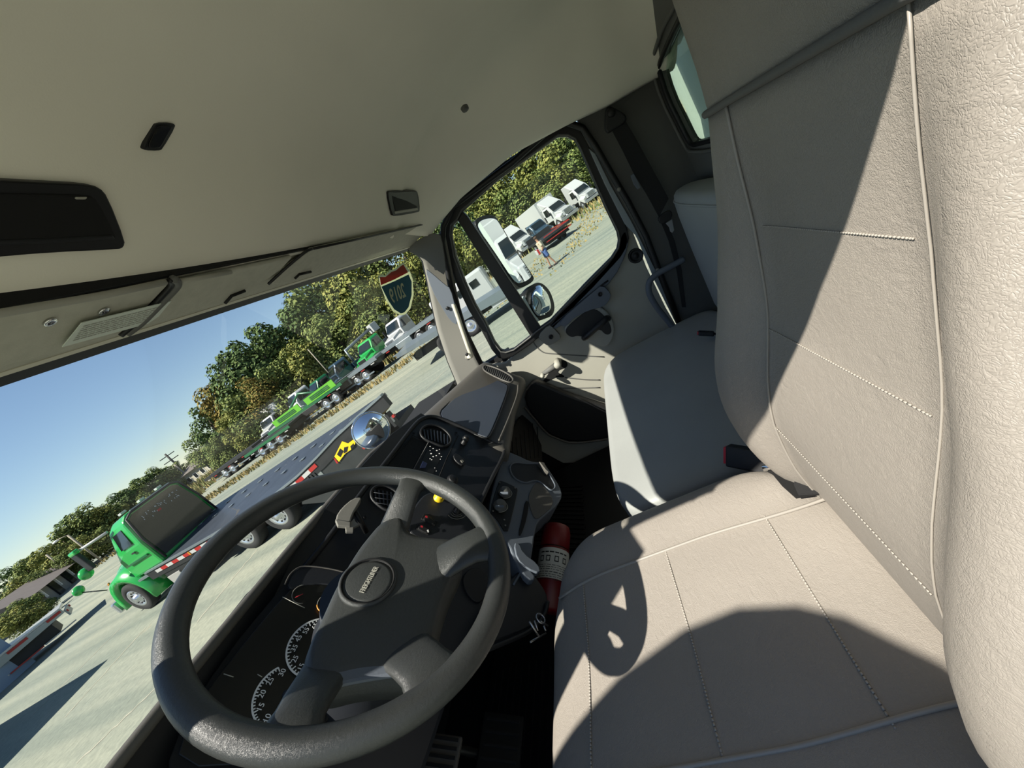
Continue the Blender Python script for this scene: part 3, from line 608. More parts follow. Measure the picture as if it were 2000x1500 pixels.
MB().tube(spline([PG(u, v, -.006) for u, v in [(1012, 752), (1010, 772), (998, 806), (984, 840), (975, 860)]], 4), .004).o('crown_bead', m_dash, ds)
# lower passenger side: brown ribbed kick panel
PKk = PL((1.4, .72, -.75), (0, -.9, .2))
PKk.plate('kick_panel', [(985, 870), (1005, 835), (1026, 800), (1040, 830), (1058, 870), (1060, 905), (1030, 905)], mat('brown black carpet', (52, 48, 44), .9), ds, t=.03)
for k in range(7):
    MB().tube([PKk(1000 + k * 8, 862 - k * 7, .002), PKk(1005 + k * 8, 900 - k * 1, .002)], .0025, 5).o('kick_rib', m_black, ds)
# centre panel (faces the driver)
PC = PL((.95, .70, -.40), (-.12, -.86, .50))
cp = [(560, 1150), (640, 1055), (700, 970), (760, 895), (805, 835), (822, 818), (842, 812), (870, 820), (925, 845), (968, 868), (985, 878), (984, 890), (960, 935), (935, 990), (905, 1045), (880, 1090), (700, 1230), (600, 1260)]
MB().prism(PC.poly(cp, 0, 2), -PC.n * .06 ).o('centre_panel', m_dark, ds, bevel=.006)
MB().tube([p for p in PC.poly(cp, .002, 2)], .007, 8, closed=True).o('panel_rim', m_black, ds)
PC.plate('top_cover', [(300, 1420), (400, 1260), (480, 1160), (560, 1085), (640, 985), (700, 915), (765, 846), (822, 806), (838, 815), (800, 850), (740, 925), (690, 1000), (640, 1070), (570, 1150), (500, 1235), (420, 1340), (360, 1450)], m_black, ds, t=.04, off=-.004, bevel=.003)
MB().tube([DTp(x) + V((0, .0, .003)) for x in [.02 + 1.16 * i / 24 for i in range(25)]], .010, 8).o('crown_edge', m_dash, ds)
mb = MB(); rr = []
for i in range(25):
    x = .0 + 1.12 * i / 24; T = DTp(x); rr.append([T, T + V((0, .05, -.002)), T + V((0, .25, -.10)), T + V((0, .25, -.3)), T + V((0, .02, -.06))])
mb.loft(rr, sm=False).o('driver_crown', m_black, ds)
def vent(pts, hollow, slats, par=ds, m=m_rub):
    MB().tube(PC.poly(pts, .006, 2), .0042, 6, closed=True).o('vent_ring', m_black, par)
    PC.plate('vent_hollow', pts, m_void, par, t=.002, off=.002, it=2, bevel=0)
    for (a, b) in slats: MB().prism([PC(a[0] - 1.2, a[1], .007), PC(a[0] + 1.2, a[1] + .4, .007), PC(b[0] + 1.2, b[1] + .4, .007), PC(b[0] - 1.2, b[1], .007)], -PC.n * .004).o('vent_louver', m_dashb, par)
vo = [(820, 845), (826, 834), (840, 829), (862, 834), (878, 848), (882, 860), (878, 868), (866, 873), (845, 865), (826, 856)]
vent(vo, None, [((828 + 6.6 * k, 838 + 1.5 * k - (3 if 1 < k < 6 else 0)), (831 + 6.2 * k, 855 + 2.0 * k)) for k in range(8)])
v2o = [(724, 962), (730, 952), (745, 948), (765, 953), (782, 968), (780, 985), (768, 998), (752, 996), (736, 984), (726, 974)]
vent(v2o, None, [((732 + 8 * k, 955 + 1.5 * k), (735 + 7.5 * k, 980 + 2.6 * k)) for k in range(6)])
for k in range(3): MB().tube([PC(730 + 2 * k, 962 + 10 * k, .010), PC(780 - 2 * k, 968 + 10 * k, .010)], .0010, 5).o('vent_crossbar', m_dark, ds)
rd = PC.plate('radio_slot', [(806, 853), (834, 866), (795, 935), (745, 925), (760, 905)], m_void, ds, t=.003, off=.002)
MB().tube(PC.poly([(805, 850), (837, 864), (797, 938), (742, 928), (757, 905)], .004), .0022, 6, closed=True).o('slot_frame', m_black, ds)
PC.plate('switch_bank', [(838, 868), (868, 880), (848, 925), (825, 962), (795, 950), (815, 915)], m_black, ds, t=.004, off=.003, it=1)
PC.plate('indicator_display', [(826, 900), (835, 905), (831, 914), (820, 914)], mat('blue lens', (60, 70, 110), .3), ds, t=.002, off=.006)
random.seed(3); mb = MB()
for u, v, s in ((840, 872, 3), (846, 876, 3), (853, 880, 4), (858, 886, 3), (862, 892, 3), (842, 886, 4), (846, 892, 4), (840, 896, 3), (852, 890, 3), (843, 898, 3), (858, 878, 2), (860, 897, 2), (840, 880, 2), (852, 920, 2), (848, 928, 2), (845, 935, 2), (843, 941, 2), (849, 914, 2), (838, 948, 2)):
    r = PC(u, v, .008); q = [(cos(k * 1.256) * s * .0007, sin(k * 1.256) * s * .0007) for k in range(5)]
    mb.prism([r + WA * a + WB * b for a, b in q], PC.n * .0006)
mb.o('switch_icons', m_white, ds, kind='stuff')
PC.plate('dash_switch', [(885, 888), (893, 884), (911, 899), (908, 908), (900, 908), (888, 898)], m_black, ds, t=.006, off=.008, it=1)
PC.plate('switch_lens', [(899, 899), (903, 897), (907, 901), (903, 904)], m_trimlt, ds, t=.002, off=.010)
def knob(p, r, h, m, nm='knob', par=ds, n=PC.n):
    return MB().lathe(p, n, [(r * 1.25, 0), (r * 1.25, h * .25), (r, h * .3), (r * .92, h), (r * .8, h * 1.1), (0, h * 1.1)], 24).o(nm, m, par)
knob(PC(909, 858, .004), .0095, .012, m_black); knob(PC(905, 866, .004), .008, .016, m_rub)
MB().lathe(PC(909, 855, .018), PC.n, [(.004, 0), (.004, .001)], 10).o('knob_mark', m_trimlt, ds)
knob(PC(884, 937, .002), .014, .008, m_black)
for u, v in ((808, 846), (891, 845), (624, 1076), (712, 1010)): MB().lathe(PC(u, v, .004), PC.n, [(.0045, 0), (.004, .001), (0, .0005)], 10).o('screw_cover', m_void, ds)
MB().tube([PC(u, v, .003) for u, v in ((895, 850), (873, 895), (850, 950), (800, 1040))], .0018, 6).o('panel_groove', m_void, ds)
# right of the column: small panel seen through the wheel
PC2 = PL((.84, .665, -.47), (-.16, -.82, .55))
PC2.plate('switch_panel', [(812, 985), (830, 963), (852, 960), (900, 985), (930, 1020), (922, 1045), (880, 1057), (830, 1054), (800, 1045), (797, 1010)], m_dark, ds, t=.01, off=.012, it=2, bevel=.004)
knob(PC2(857, 973, .016), .012, .018, m_yellow, 'parking_brake_knob', n=PC2.n)
MB().box(PC2(864, 969, .034), (.012, .006, .008), Matrix.Rotation(.5, 3, 'Y')).o('parking_brake_tab', m_yellow, ds)
for q in ([(828, 1003), (836, 1006), (856, 1018), (850, 1027), (841, 1024), (822, 1013)], [(816, 1022), (824, 1022), (843, 1034), (837, 1045), (826, 1040), (812, 1032)]):
    PC2.plate('rocker_frame', q, m_rub, ds, t=.004, off=.0145); PC2.plate('rocker_switch', shrink(q, .72, (sum(a for a, b in q) / 6, sum(b for a, b in q) / 6)), m_black, ds, t=.004, off=.017)
for u, v in ((833, 1009), (824, 1028)): PC2.plate('rocker_icon', [(u - 2, v - 2), (u + 2, v - 1), (u + 2, v + 2), (u - 2, v + 1)], m_redb, ds, t=.001, off=.019, bevel=0)
PC2.plate('rocker_icon', [(834, 1035), (837, 1034), (838, 1039), (836, 1040)], m_white, ds, t=.001, off=.019, bevel=0)
dc = PC2(893, 1000, .014)
for rad, a0, a1 in ((.026, 1.6, 4.4), (.018, 1.6, 4.2), (.012, 1.4, 4.4)):
    MB().tube([dc + (WA * cos(a0 + (a1 - a0) * i / 16) + WB * sin(a0 + (a1 - a0) * i / 16)) * rad for i in range(17)], .0009, 5).o('dial_scale', m_trimlt, ds)
knob(dc + WA * .004, .010, .016, m_rub, n=PC2.n)
# cluster
PQc = PL((.39, .735, -.355), (0, -.80, .60))
ck = [(430, 1290), (560, 1135), (575, 1115), (600, 1104), (650, 1112), (720, 1135), (760, 1160), (700, 1330), (560, 1500), (330, 1560), (330, 1460)]
PQc.plate('cluster_backing', ck, m_void, ds, t=.01, off=-.012, it=1)
PQc.plate('gauge_face', [(440, 1300), (565, 1150), (600, 1128), (690, 1150), (680, 1250), (640, 1400), (520, 1490), (340, 1500), (370, 1400)], mat('gauge face', (30, 31, 30), .35), ds, t=.003, off=-.006, it=1)
PQc.plate('hood_brow', [(580, 1108), (600, 1103), (660, 1112), (720, 1130), (700, 1152), (640, 1140), (590, 1142), (566, 1152), (560, 1140)], m_dark, ds, t=.012, off=-.004, it=1)
MB().tube(spline([PQc(u, v, -.002) for u, v in [(556, 1142), (570, 1118), (596, 1106), (655, 1113), (720, 1133)]], 5), .0016, 6).o('brow_edge', m_dash, ds)
for a, b in (((552, 1166), (595, 1187)), ((437, 1316), (456, 1322)), ((503, 1317), (512, 1322))): MB().tube([PQc(*a, .0), PQc(*b, .0)], .0007, 5).o('face_line', m_trim, ds)
CN = PQc.n; CU = V((0, .60, .80)).normalized()
def gauge(px_, R, a0, a1, nt, nums, m=m_white, big=.0125, nm='tachometer', seg=None):
    c = PQc(*px_, -.002); g = MB()
    def P(r, a): return c + (WA * cos(radians(a)) + CU * sin(radians(a))) * r
    k = 24
    for i in range(nt + 1):
        a = a0 + (a1 - a0) * i / nt; L = .16 if i % 5 == 0 else .1
        g.prism([P(R, a - 1.1), P(R, a + 1.1), P(R * (1 - L), a + 1.1), P(R * (1 - L), a - 1.1)], CN * .0005)
    for i in range(k):
        b0 = a0 + (a1 - a0) * i / k; b1 = a0 + (a1 - a0) * (i + .97) / k; g.prism([P(R * 1.02, b0), P(R * 1.02, b1), P(R * .965, b1), P(R * .965, b0)], CN * .0005)
    g.o(nm + '_scale', m, ds, kind='stuff')
    for s_, a in nums: text(s_, big, P(R * .76, a) + CN * .0008, WA, CU, nm + '_number', m, ds, .0003)
    MB().lathe(c, CN, [(.007, 0), (.006, .004), (0, .005)], 14).o(nm + '_hub', m_black, ds)
    return P
P_ = gauge((560, 1357), .0465, 225, 48, 30, [('5', 197), ('10', 166), ('15', 133), ('20', 104), ('25', 74), ('30', 43)], nm='tachometer', big=.0115)
P2_ = gauge((622, 1263), .050, 190, 20, 24, [('15', 166), ('25', 139), ('35', 111), ('45', 86), ('55', 62), ('65', 38)], nm='speedometer', big=.0115)
for px_, R_ in (((592, 1160), .019), ((640, 1178), .018), ((410, 1410), .018), ((505, 1438), .016)):
    c = PQc(*px_, -.002); MB().tube([c + (WA * cos(a) + CU * sin(a)) * R_ for a in [radians(30 + 7.5 * i) for i in range(25)]], .0009, 5).o('small_gauge_arc', m_trimlt, ds)
    MB().tube([c, c + (WA * -.6 + CU * .5) * R_], .0007, 5).o('gauge_needle', m_redb, ds)
c = PQc(640, 1178, -.002); MB().tube([c + (WA * cos(a) + CU * sin(a)) * .0185 for a in [radians(120 + 7.5 * i) for i in range(10)]], .0014, 5).o('warning_arc', mat('amber print', (215, 140, 40), .5), ds)
MB().tube([PQc(560, 1388, .001), PQc(548, 1400, .001)], .001, 5).o('gauge_needle', m_redb, ds)
# lower dash, knee panel, right wing
PN = PL((.6, .62, -.62), (-.05, -.93, .36))
PN.plate('knee_panel', [(330, 1500), (560, 1460), (760, 1330), (860, 1190), (910, 1080), (960, 1040), (1000, 1060), (1045, 1140), (1066, 1165), (1062, 1192), (1035, 1225), (960, 1262), (900, 1290), (860, 1420), (800, 1600), (300, 1700)], m_dark, ds, t=.05, off=-.02, it=1, bevel=.01)
PN.plate('knee_wing', [(1000, 1130), (1018, 1110), (1040, 1118), (1064, 1150), (1072, 1172), (1064, 1200), (1035, 1228), (975, 1250), (930, 1265), (940, 1200), (975, 1155)], m_dark, ds, t=.03, off=.02, it=2, bevel=.008)
PN.plate('knee_dimple', [(905, 1120), (930, 1105), (950, 1120), (955, 1150), (940, 1180), (920, 1170), (905, 1145)], m_black, ds, t=.006, off=-.014, it=2)
MB().tube(spline([PN(u, v, .026) for u, v in [(1070, 1175), (1062, 1203), (1035, 1232), (980, 1258), (935, 1275)]], 5), .005).o('wing_edge', m_black, ds)
MB().tube(spline([PN(u, v, .022) for u, v in [(1003, 1142), (1018, 1118), (1030, 1110)]], 4), .003).o('wing_glint', m_blu, ds)
# stalk: grey turn signal lever left of column
sk = root('column_lever', PC(690, 1010, .05), 'grey blocky lever on the steering column seen behind the upper rim', 'lever')
PSk = PL(PC(690, 1010, .06), (-.2, -.8, .55))
MB().prism(PSk.poly([(655, 1010), (668, 990), (690, 972), (708, 970), (700, 985), (688, 1005), (684, 1022), (660, 1024)], 0, 1), -PSk.n * .018).o('lever_body', m_trimlt, sk, bevel=.004)
MB().prism(PSk.poly([(655, 1014), (660, 1026), (684, 1028), (684, 1019)], .001), -PSk.n * .012).o('lever_end', m_trimlt, sk, bevel=.001)
MB().prism(PSk.poly([(675, 1030), (688, 1016), (692, 1012), (694, 1018), (702, 1024), (690, 1030), (690, 1038), (676, 1038)], -.004), -PSk.n * .01).o('lever_clip', m_trimlt, sk, bevel=.001)
MB().tube([PSk(694, 1000, -.01), PSk(716, 1040, -.05)], .006).o('lever_stem', m_rub, sk)
# ---------------------------------------------------------------- lower centre console
cs = root('centre_console', (.95, .6, -1.1), 'slate grey lower console with moulded cup holder and two control knobs', 'console')
PX = PL((1.0, .58, -.63), (-.05, -.80, .60))
PX.plate('console_face', [(984, 878), (1010, 888), (1034, 900), (1052, 902), (1063, 903), (1078, 925), (1094, 950), (1099, 968), (1090, 985), (1068, 1004), (1050, 1020), (1045, 1040), (1040, 1080), (1034, 1110), (1050, 1130), (1030, 1135), (1008, 1100), (992, 1060), (975, 1050), (952, 1020), (960, 960), (972, 920)], m_blu, cs, t=.09, it=1, bevel=.006)
PX.plate('cup_recess', [(994, 912), (1004, 902), (1030, 906), (1052, 905), (1064, 915), (1080, 938), (1085, 952), (1077, 958), (1066, 948), (1052, 938), (1040, 938), (1028, 943), (1012, 938), (1000, 928)], m_black, cs, t=.004, off=.003, it=2)
MB().tube(PX.poly([(994, 912), (1004, 902), (1030, 906), (1052, 905), (1064, 915), (1080, 938), (1086, 952), (1077, 959), (1066, 950), (1052, 939), (1040, 939), (1028, 944), (1012, 939), (1000, 929)], .003, 2), .003, 6, closed=True).o('cup_rim', m_blu, cs)
PX.plate('holder_scoop', [(1030, 970), (1045, 942), (1056, 942), (1070, 958), (1080, 972), (1080, 988), (1060, 1006), (1045, 1016), (1036, 995)], m_dash, cs, t=.004, off=.003, it=2, bevel=.003)
PX.plate('holder_lip', [(1053, 901), (1063, 903), (1072, 922), (1066, 918)], m_dash, cs, t=.02, off=.022)
PX.plate('climate_panel', [(974, 940), (980, 938), (1010, 952), (1012, 958), (1000, 1010), (990, 1046), (968, 1010), (955, 1000)], m_rub, cs, t=.004, off=.004, it=1)
for u, v in ((985, 963), (976, 989)):
    knob(PX(u, v, .006), .0165, .016, m_char, 'climate_knob', cs, PX.n)
    MB().box(PX(u, v, .026), (.006, .026, .008), Matrix.Rotation(.5, 3, 'X')).o('knob_grip', m_blu, cs, bevel=.002)
    MB().tube([PX(u, v, .006) + (WA * cos(a) + WB * sin(a)) * .024 for a in [radians(180 + 12 * i) for i in range(14)]], .0009, 5).o('knob_scale', m_trim, cs)
for u, v in ((976, 943), (1006, 953), (990, 993), (963, 998), (987, 1026), (985, 1015)): MB().lathe(PX(u, v, .006), PX.n, [(.003, 0), (.002, .001)], 8).o('panel_dot', m_trimlt, cs)
PX.plate('side_slot', [(1026, 976), (1034, 980), (1030, 1010), (1018, 1046), (1012, 1044), (1020, 1010)], m_void, cs, t=.004, off=.004, it=1)
PX.plate('console_foot', [(1004, 1060), (1014, 1060), (1022, 1080), (1052, 1102), (1056, 1120), (1030, 1110), (1010, 1092)], m_blu, cs, t=.02, off=.006, it=1)
# ---------------------------------------------------------------- fire extinguisher
fe = root('fire_extinguisher', (.62, .40, -1.13), 'red fire extinguisher with white printed label wedged beside the seat', 'fire extinguisher')
ftop = ay(1090, 1022, .36); fbot = ay(1076, 1225, .52)
fd = (fbot - ftop).normalized(); fr_ = .046
E0 = on(1087, 1034, (0, .53, 0), (0, 1, 0)); E1 = on(1070, 1200, (0, .60, 0), (0, 1, 0)); ed = (E1 - E0).normalized(); L_ = (E1 - E0).length
k_ = 1.22
MB().lathe(E0 - ed * .012, ed, [(.01, 0), (fr_ * .6, .001), (fr_ * .9, .006), (fr_, .024), (fr_, .076), (fr_ * .96, .078)], 32).o('cap', m_red, fe)
MB().lathe(E0, ed, [(fr_ * .94, .062), (fr_ * .94, .072)], 32).o('neck_band', m_rub, fe)
MB().lathe(E0, ed, [(fr_ * 1.0, .070), (fr_ * 1.02, .072), (fr_ * 1.02, .08), (fr_ * 1.02, .24)], 32).o('cylinder', m_red, fe)
MB().lathe(E0, ed, [(fr_ * 1.03, .076), (fr_ * 1.03, .165)], 32, cap=False).o('printed_label', mat('label paper', (205, 205, 200), .5), fe)
el_o = ed.orthogonal().normalized(); tocam = (-(E0 + ed * .1)).normalized(); rx = ed.cross(tocam).normalized(); ry = rx.cross(ed).normalized()
def ept(a, h): return E0 + ed * (h * 1.22) + (ry * cos(a) + rx * sin(a)) * (fr_ * 1.045)
mb = MB(); random.seed(5)
for h, hh in ((.072, .003), (.104, .0012), (.109, .0012), (.114, .0012), (.120, .0018), (.126, .0012), (.131, .0012), (.137, .0012)):
    a = -.9
    while a < .9:
        b = a + random.uniform(.08, .3); mb.add([ept(a, h), ept(b, h), ept(b, h + hh), ept(a, h + hh)], [(0, 1, 2, 3)]); a = b + .06
for a in (-.75, -.2, .35, .8):
    q = [(a - .14, .082), (a + .14, .082), (a + .14, .096), (a - .14, .096)]
    for i in range(4):
        (a0, h0), (a1, h1) = q[i], q[(i + 1) % 4]; c = (a, .089)
        mb.add([ept(a0, h0), ept(a1, h1), ept(a + (a1 - a) * .65, .089 + (h1 - .089) * .65), ept(a + (a0 - a) * .65, .089 + (h0 - .089) * .65)], [(0, 1, 2, 3)])
mb.o('label_print', m_black, fe, kind='stuff')
# small metal bits by the seat foot
for i, (a, b, l_) in enumerate((((1035, 1215), (1062, 1210), 'bent chrome wire clip on the dark floor beside the seat'),)):
    kr = root('key_ring', ay(1050, 1222, .45), 'bunch of steel keys and wire hanging beside the seat front', 'keys')
    c = ay(1056, 1208, .45); MB().tube([c + V((cos(t) * .009, .004 * sin(t), sin(t) * .010)) for t in [2 * pi * j / 20 for j in range(20)]], .0018, 6, closed=True).o('ring', m_steel, kr)
    for j, (p, q) in enumerate((((1034, 1214), (1052, 1242)), ((1044, 1212), (1050, 1232)), ((1056, 1214), (1070, 1222)), ((1062, 1222), (1066, 1232)))):
        MB().tube([ay(*p, .45), ay(*q, .45)], .0022, 6).o('key', m_steel, kr)
MBt = root('floor_tool', ay(1040, 1250, .5), 'thin steel rod lying across the dark floor by the seat', 'rod')
MB().tube([ay(1036, 1254, .5), ay(1066, 1237, .5)], .0022, 6).o('rod', m_steel, MBt)
# pedals
for i, (u0, v0, nm, lb, sz) in enumerate(((975, 1475, 'brake_pedal', 'ribbed black brake pedal low under the steering wheel', (.16, .10)), (860, 1490, 'clutch_pedal', 'small grey pad pedal at the bottom edge under the wheel rim', (.09, .07)))):
    c = ay(u0, v0, .72); pr_ = root(nm, c, lb, 'pedal'); R = Matrix.Rotation(.6, 3, 'X')
    MB().box(c, (sz[0], sz[1], .012), R).o('pedal_pad', m_rub if i == 0 else m_dash, pr_, bevel=.004)
    for k in range(6):
        MB().box(c + R @ V((-sz[0] * .4 + sz[0] * .8 * k / 5, 0, .008)), (.005, sz[1] * .8, .004), R).o('pad_rib', m_black, pr_)
    MB().tube([c + V((0, .02, -.0)), c + V((0, .12, .10)), c + V((0, .2, .3))], .010).o('pedal_arm', m_rub, pr_)
# unseen mirror-shaped blocker added high outside the cab: throws the curved shade on the cushion
blk = root('shade_blocker', (-.36, .75, .2), 'added rounded shade blocker outside the driver side of the cab', 'mirror')
q = [(.43, .28), (.43, .35), (.47, .41), (.52, .455), (.58, .51), (.65, .555), (.74, .585), (.82, .572), (.90, .51), (.95, .43), (.98, .36), (.98, .28)]
MB().prism([V((-.36, y, z)) for y, z in q], (-.07, 0, 0)).o('mirror_housing', m_black, blk, bevel=.01)  # blocker body, outline shaped for the curved shadow it casts
MB().prism([V((-.355, y, z)) for y, z in chaikin([V((.70 + (y - .70) * .85, .42 + (z - .42) * .85, 0)) for y, z in q], 1) for y, z in [(y, z)]] if False else [V((-.352, .70 + (y - .70) * .86, .42 + (z - .42) * .86)) for y, z in q], (-.004, 0, 0)).o('mirror_face', m_mirror, blk)
MB().tube([(-.40, .80, .30), (-.42, .84, .0), (-.20, .86, -.1), (-.10, .84, -.1)], .014).o('mirror_arm', m_rub, blk)
# open driver door swung forward on its hinge
dd = root('door_2', (-.08, .80, -1.1), kind='structure')
hx, hy, A = -.07, .84, radians(100)
def DD(s, z, o=0): return V((hx - sin(A) * s - cos(A) * o * 1, hy - cos(A) * s + sin(A) * -o, z))
MB().prism([DD(0, -1.1), DD(.95, -1.1), DD(.98, -.45), DD(0, -.50)], V(DD(0, 0, .06) - DD(0, 0))).o('door_panel', m_trim, dd, bevel=.01)
MB().tube([DD(.02, -.48), DD(.06, -.1), DD(.16, .14), DD(.3, .20), DD(.85, .16), DD(.95, .05), DD(.97, -.45)], .025).o('window_frame', m_rub, dd)
MB().prism([DD(.02, -.48), DD(.08, -.1), DD(.17, .13), DD(.3, .19), DD(.85, .15), DD(.95, .04), DD(.97, -.45)], V(DD(0, 0, .004) - DD(0, 0))).o('door_glass', m_glass, dd)
# ---------------------------------------------------------------- outside mirrors of the cab
m_wp = mat('white mirror shell', (215, 225, 228), .35, coat=.3)
pm = root('side_mirror', ax(1060, 630, 2.1), 'tall flat mirror with small convex mirror below, outside the passenger window', 'mirror')
def mplate(nm, pts, x, m, t, it=2, off=0, tilt=.10):
    P = PL((x - off * .62, .35 - off * .78, -.2), (-.62, -.78, 0)); return MB().prism(P.poly(pts, 0, it), -P.n * t).o(nm, m, pm, bevel=.004)
mp1 = [(927, 432), (934, 424), (950, 419), (966, 420), (974, 430), (1010, 492), (1042, 538), (1044, 546), (1036, 554), (1020, 561), (1012, 560), (1000, 548), (962, 490), (930, 444)]
mplate('mirror_housing', mp1, 2.16, m_rub, .05)
mplate('mirror_face', shrink(mp1, .90, (986, 488)), 2.16, m_mirror, .002, off=.006)
mp2 = [(1026, 582), (1030, 566), (1044, 552), (1058, 551), (1074, 566), (1083, 590), (1084, 606), (1078, 618), (1064, 622), (1050, 628), (1036, 612)]
mplate('lower_housing', mp2, 2.14, m_rub, .06)
mplate('lower_shell', [(1022, 574), (1030, 590), (1042, 612), (1056, 628), (1044, 626), (1028, 606), (1020, 588)], 2.13, m_wp, .03)
Pm = PL((2.14 - .006, .344, -.2), (-.62, -.78, 0)); cpt = [(1036, 582), (1038, 570), (1047, 558), (1057, 557), (1070, 570), (1077, 590), (1078, 604), (1072, 612), (1060, 616), (1050, 618), (1040, 604)]
bp_ = Pm.poly(cpt, 0, 2); cc_ = sum(bp_, V()) / len(bp_)
MB().loft([[cc_ + (p - cc_) * k + Pm.n * (.022 * (1 - k * k)) for p in bp_] for k in (1, .8, .6, .4, .2, .01)]).o('convex_face', m_mirror, pm)
MB().tube([ax(932, 440, 2.17), ax(985, 535, 2.17), ax(1020, 600, 2.17), ax(1050, 645, 2.12), ax(1052, 662, 1.90), ax(1052, 668, 1.86)], .014).o('mirror_arm', m_wp, pm)
hm = root('fender_mirror', ray(762, 905) * 2.55, 'round chrome-rimmed convex mirror on a stem beyond the dash, above the hood', 'mirror')
hp = ray(725, 840) * 2.55; hn = V((-.72, -.64, .05)).normalized()
MB().lathe(hp, hn, [(.03, -.09), (.075, -.06), (.108, -.012), (.112, 0), (.110, .006), (.104, .006)], 36, cap=False).o('mirror_shell', m_chrome, hm)
MB().lathe(hp, hn, [(.105, .002), (.09, .0145), (.07, .026), (.05, .034), (.03, .039), (.012, .0415), (.001, .042)], 36, cap=False).o('convex_face', m_mirror, hm)
MB().tube([hp - hn * .05, hp - hn * .07 + V((.02, .02, -.08)), ray(762, 905) * 2.6, V((1.66, 1.75, -.86)), V((1.62, 1.75, -1.12))], .010).o('mirror_stem', m_rub, hm)
m_own = mat('own hood paint', (70, 84, 100), .3, coat=.4)
oh = root('engine_hood', (.92, 1.3, -2.0), 'sloping slate blue engine hood of our own truck, hidden below the dash line', 'hood')
MB().loft([[(.15, 1.22, -1.5), (1.69, 1.22, -1.5), (1.66, 1.22, -.78), (1.5, 1.22, -.66), (.34, 1.22, -.66), (.18, 1.22, -.78)], [(.28, 2.6, -1.6), (1.56, 2.6, -1.6), (1.53, 2.6, -1.18), (1.4, 2.6, -1.06), (.44, 2.6, -1.06), (.31, 2.6, -1.18)]], sm=False).o('hood_shell', m_own, oh, bevel=.05)
for sx in (-1, 1): MB().loft([[V((.92 + sx * .62, 1.3, -2.0)), V((.92 + sx * 1.02, 1.3, -2.0)), V((.92 + sx * 1.0, 1.35, -1.35)), V((.92 + sx * .62, 1.3, -1.2))], [V((.92 + sx * .62, 1.9, -1.3)), V((.92 + sx * 1.04, 1.9, -1.35)), V((.92 + sx * 1.0, 1.9, -1.12)), V((.92 + sx * .6, 1.9, -1.05))], [V((.92 + sx * .6, 2.55, -2.0)), V((.92 + sx * .98, 2.5, -2.0)), V((.92 + sx * .92, 2.55, -1.45)), V((.92 + sx * .58, 2.6, -1.3))]], sm=False).o('fender', m_own, oh, bevel=.03)
# ================================================================ YARD
GZ = -2.35
def ground_mat():
    m = bpy.data.materials.new('yard surface'); m.use_nodes = True; n = m.node_tree; b = n.nodes['Principled BSDF']; b.inputs['Roughness'].default_value = .9; b.inputs['Specular IOR Level'].default_value = .2
    L = n.links.new; N = n.nodes.new; tc = N('ShaderNodeTexCoord'); mp = N('ShaderNodeMapping'); mp.inputs['Rotation'].default_value = (0, 0, radians(-9)); mp.inputs['Scale'].default_value = (1.6, .035, 1)
    L(tc.outputs['Object'], mp.inputs['Vector'])
    s = N('ShaderNodeTexNoise'); s.inputs['Scale'].default_value = 1.0; s.inputs['Detail'].default_value = 4; L(mp.outputs[0], s.inputs['Vector'])
    g = N('ShaderNodeTexNoise'); g.inputs['Scale'].default_value = 9; g.inputs['Detail'].default_value = 8; g.inputs['Roughness'].default_value = .75; L(tc.outputs['Object'], g.inputs['Vector'])
    p = N('ShaderNodeTexNoise'); p.inputs['Scale'].default_value = .12; p.inputs['Detail'].default_value = 4; L(tc.outputs['Object'], p.inputs['Vector'])
    r1 = N('ShaderNodeValToRGB'); r1.color_ramp.elements[0].position = .35; r1.color_ramp.elements[1].position = .65
    r1.color_ramp.elements[0].color = (*[x * .58 for x in lin((166, 172, 158))], 1); r1.color_ramp.elements[1].color = (*[x * .58 for x in lin((196, 197, 178))], 1); L(s.outputs['Fac'], r1.inputs['Fac'])
    r2 = N('ShaderNodeValToRGB'); r2.color_ramp.elements[0].position = .3; r2.color_ramp.elements[1].position = .75; r2.color_ramp.elements[0].color = (.62, .64, .66, 1); r2.color_ramp.elements[1].color = (1.12, 1.12, 1.1, 1); L(g.outputs['Fac'], r2.inputs['Fac'])
    mx = N('ShaderNodeMix'); mx.data_type = 'RGBA'; mx.blend_type = 'MULTIPLY'; mx.inputs[0].default_value = 1; L(r1.outputs['Color'], mx.inputs[6]); L(r2.outputs['Color'], mx.inputs[7])
    r3 = N('ShaderNodeValToRGB'); r3.color_ramp.elements[0].position = .4; r3.color_ramp.elements[1].position = .62; r3.color_ramp.elements[0].color = (.86, .9, .92, 1); r3.color_ramp.elements[1].color = (1.06, 1.05, 1, 1); L(p.outputs['Fac'], r3.inputs['Fac'])
    m2 = N('ShaderNodeMix'); m2.data_type = 'RGBA'; m2.blend_type = 'MULTIPLY'; m2.inputs[0].default_value = 1; L(mx.outputs[2], m2.inputs[6]); L(r3.outputs['Color'], m2.inputs[7]); L(m2.outputs[2], b.inputs['Base Color'])
    bp = N('ShaderNodeBump'); bp.inputs['Strength'].default_value = .35; bp.inputs['Distance'].default_value = .02; L(g.outputs['Fac'], bp.inputs['Height']); L(bp.outputs[0], b.inputs['Normal'])
    return m
MB().add([(-300, -200, GZ), (500, -200, GZ), (500, 900, GZ), (-300, 900, GZ)], [(0, 1, 2, 3)]).o('ground', ground_mat(), None, base=(0, 0, GZ), kind='structure')
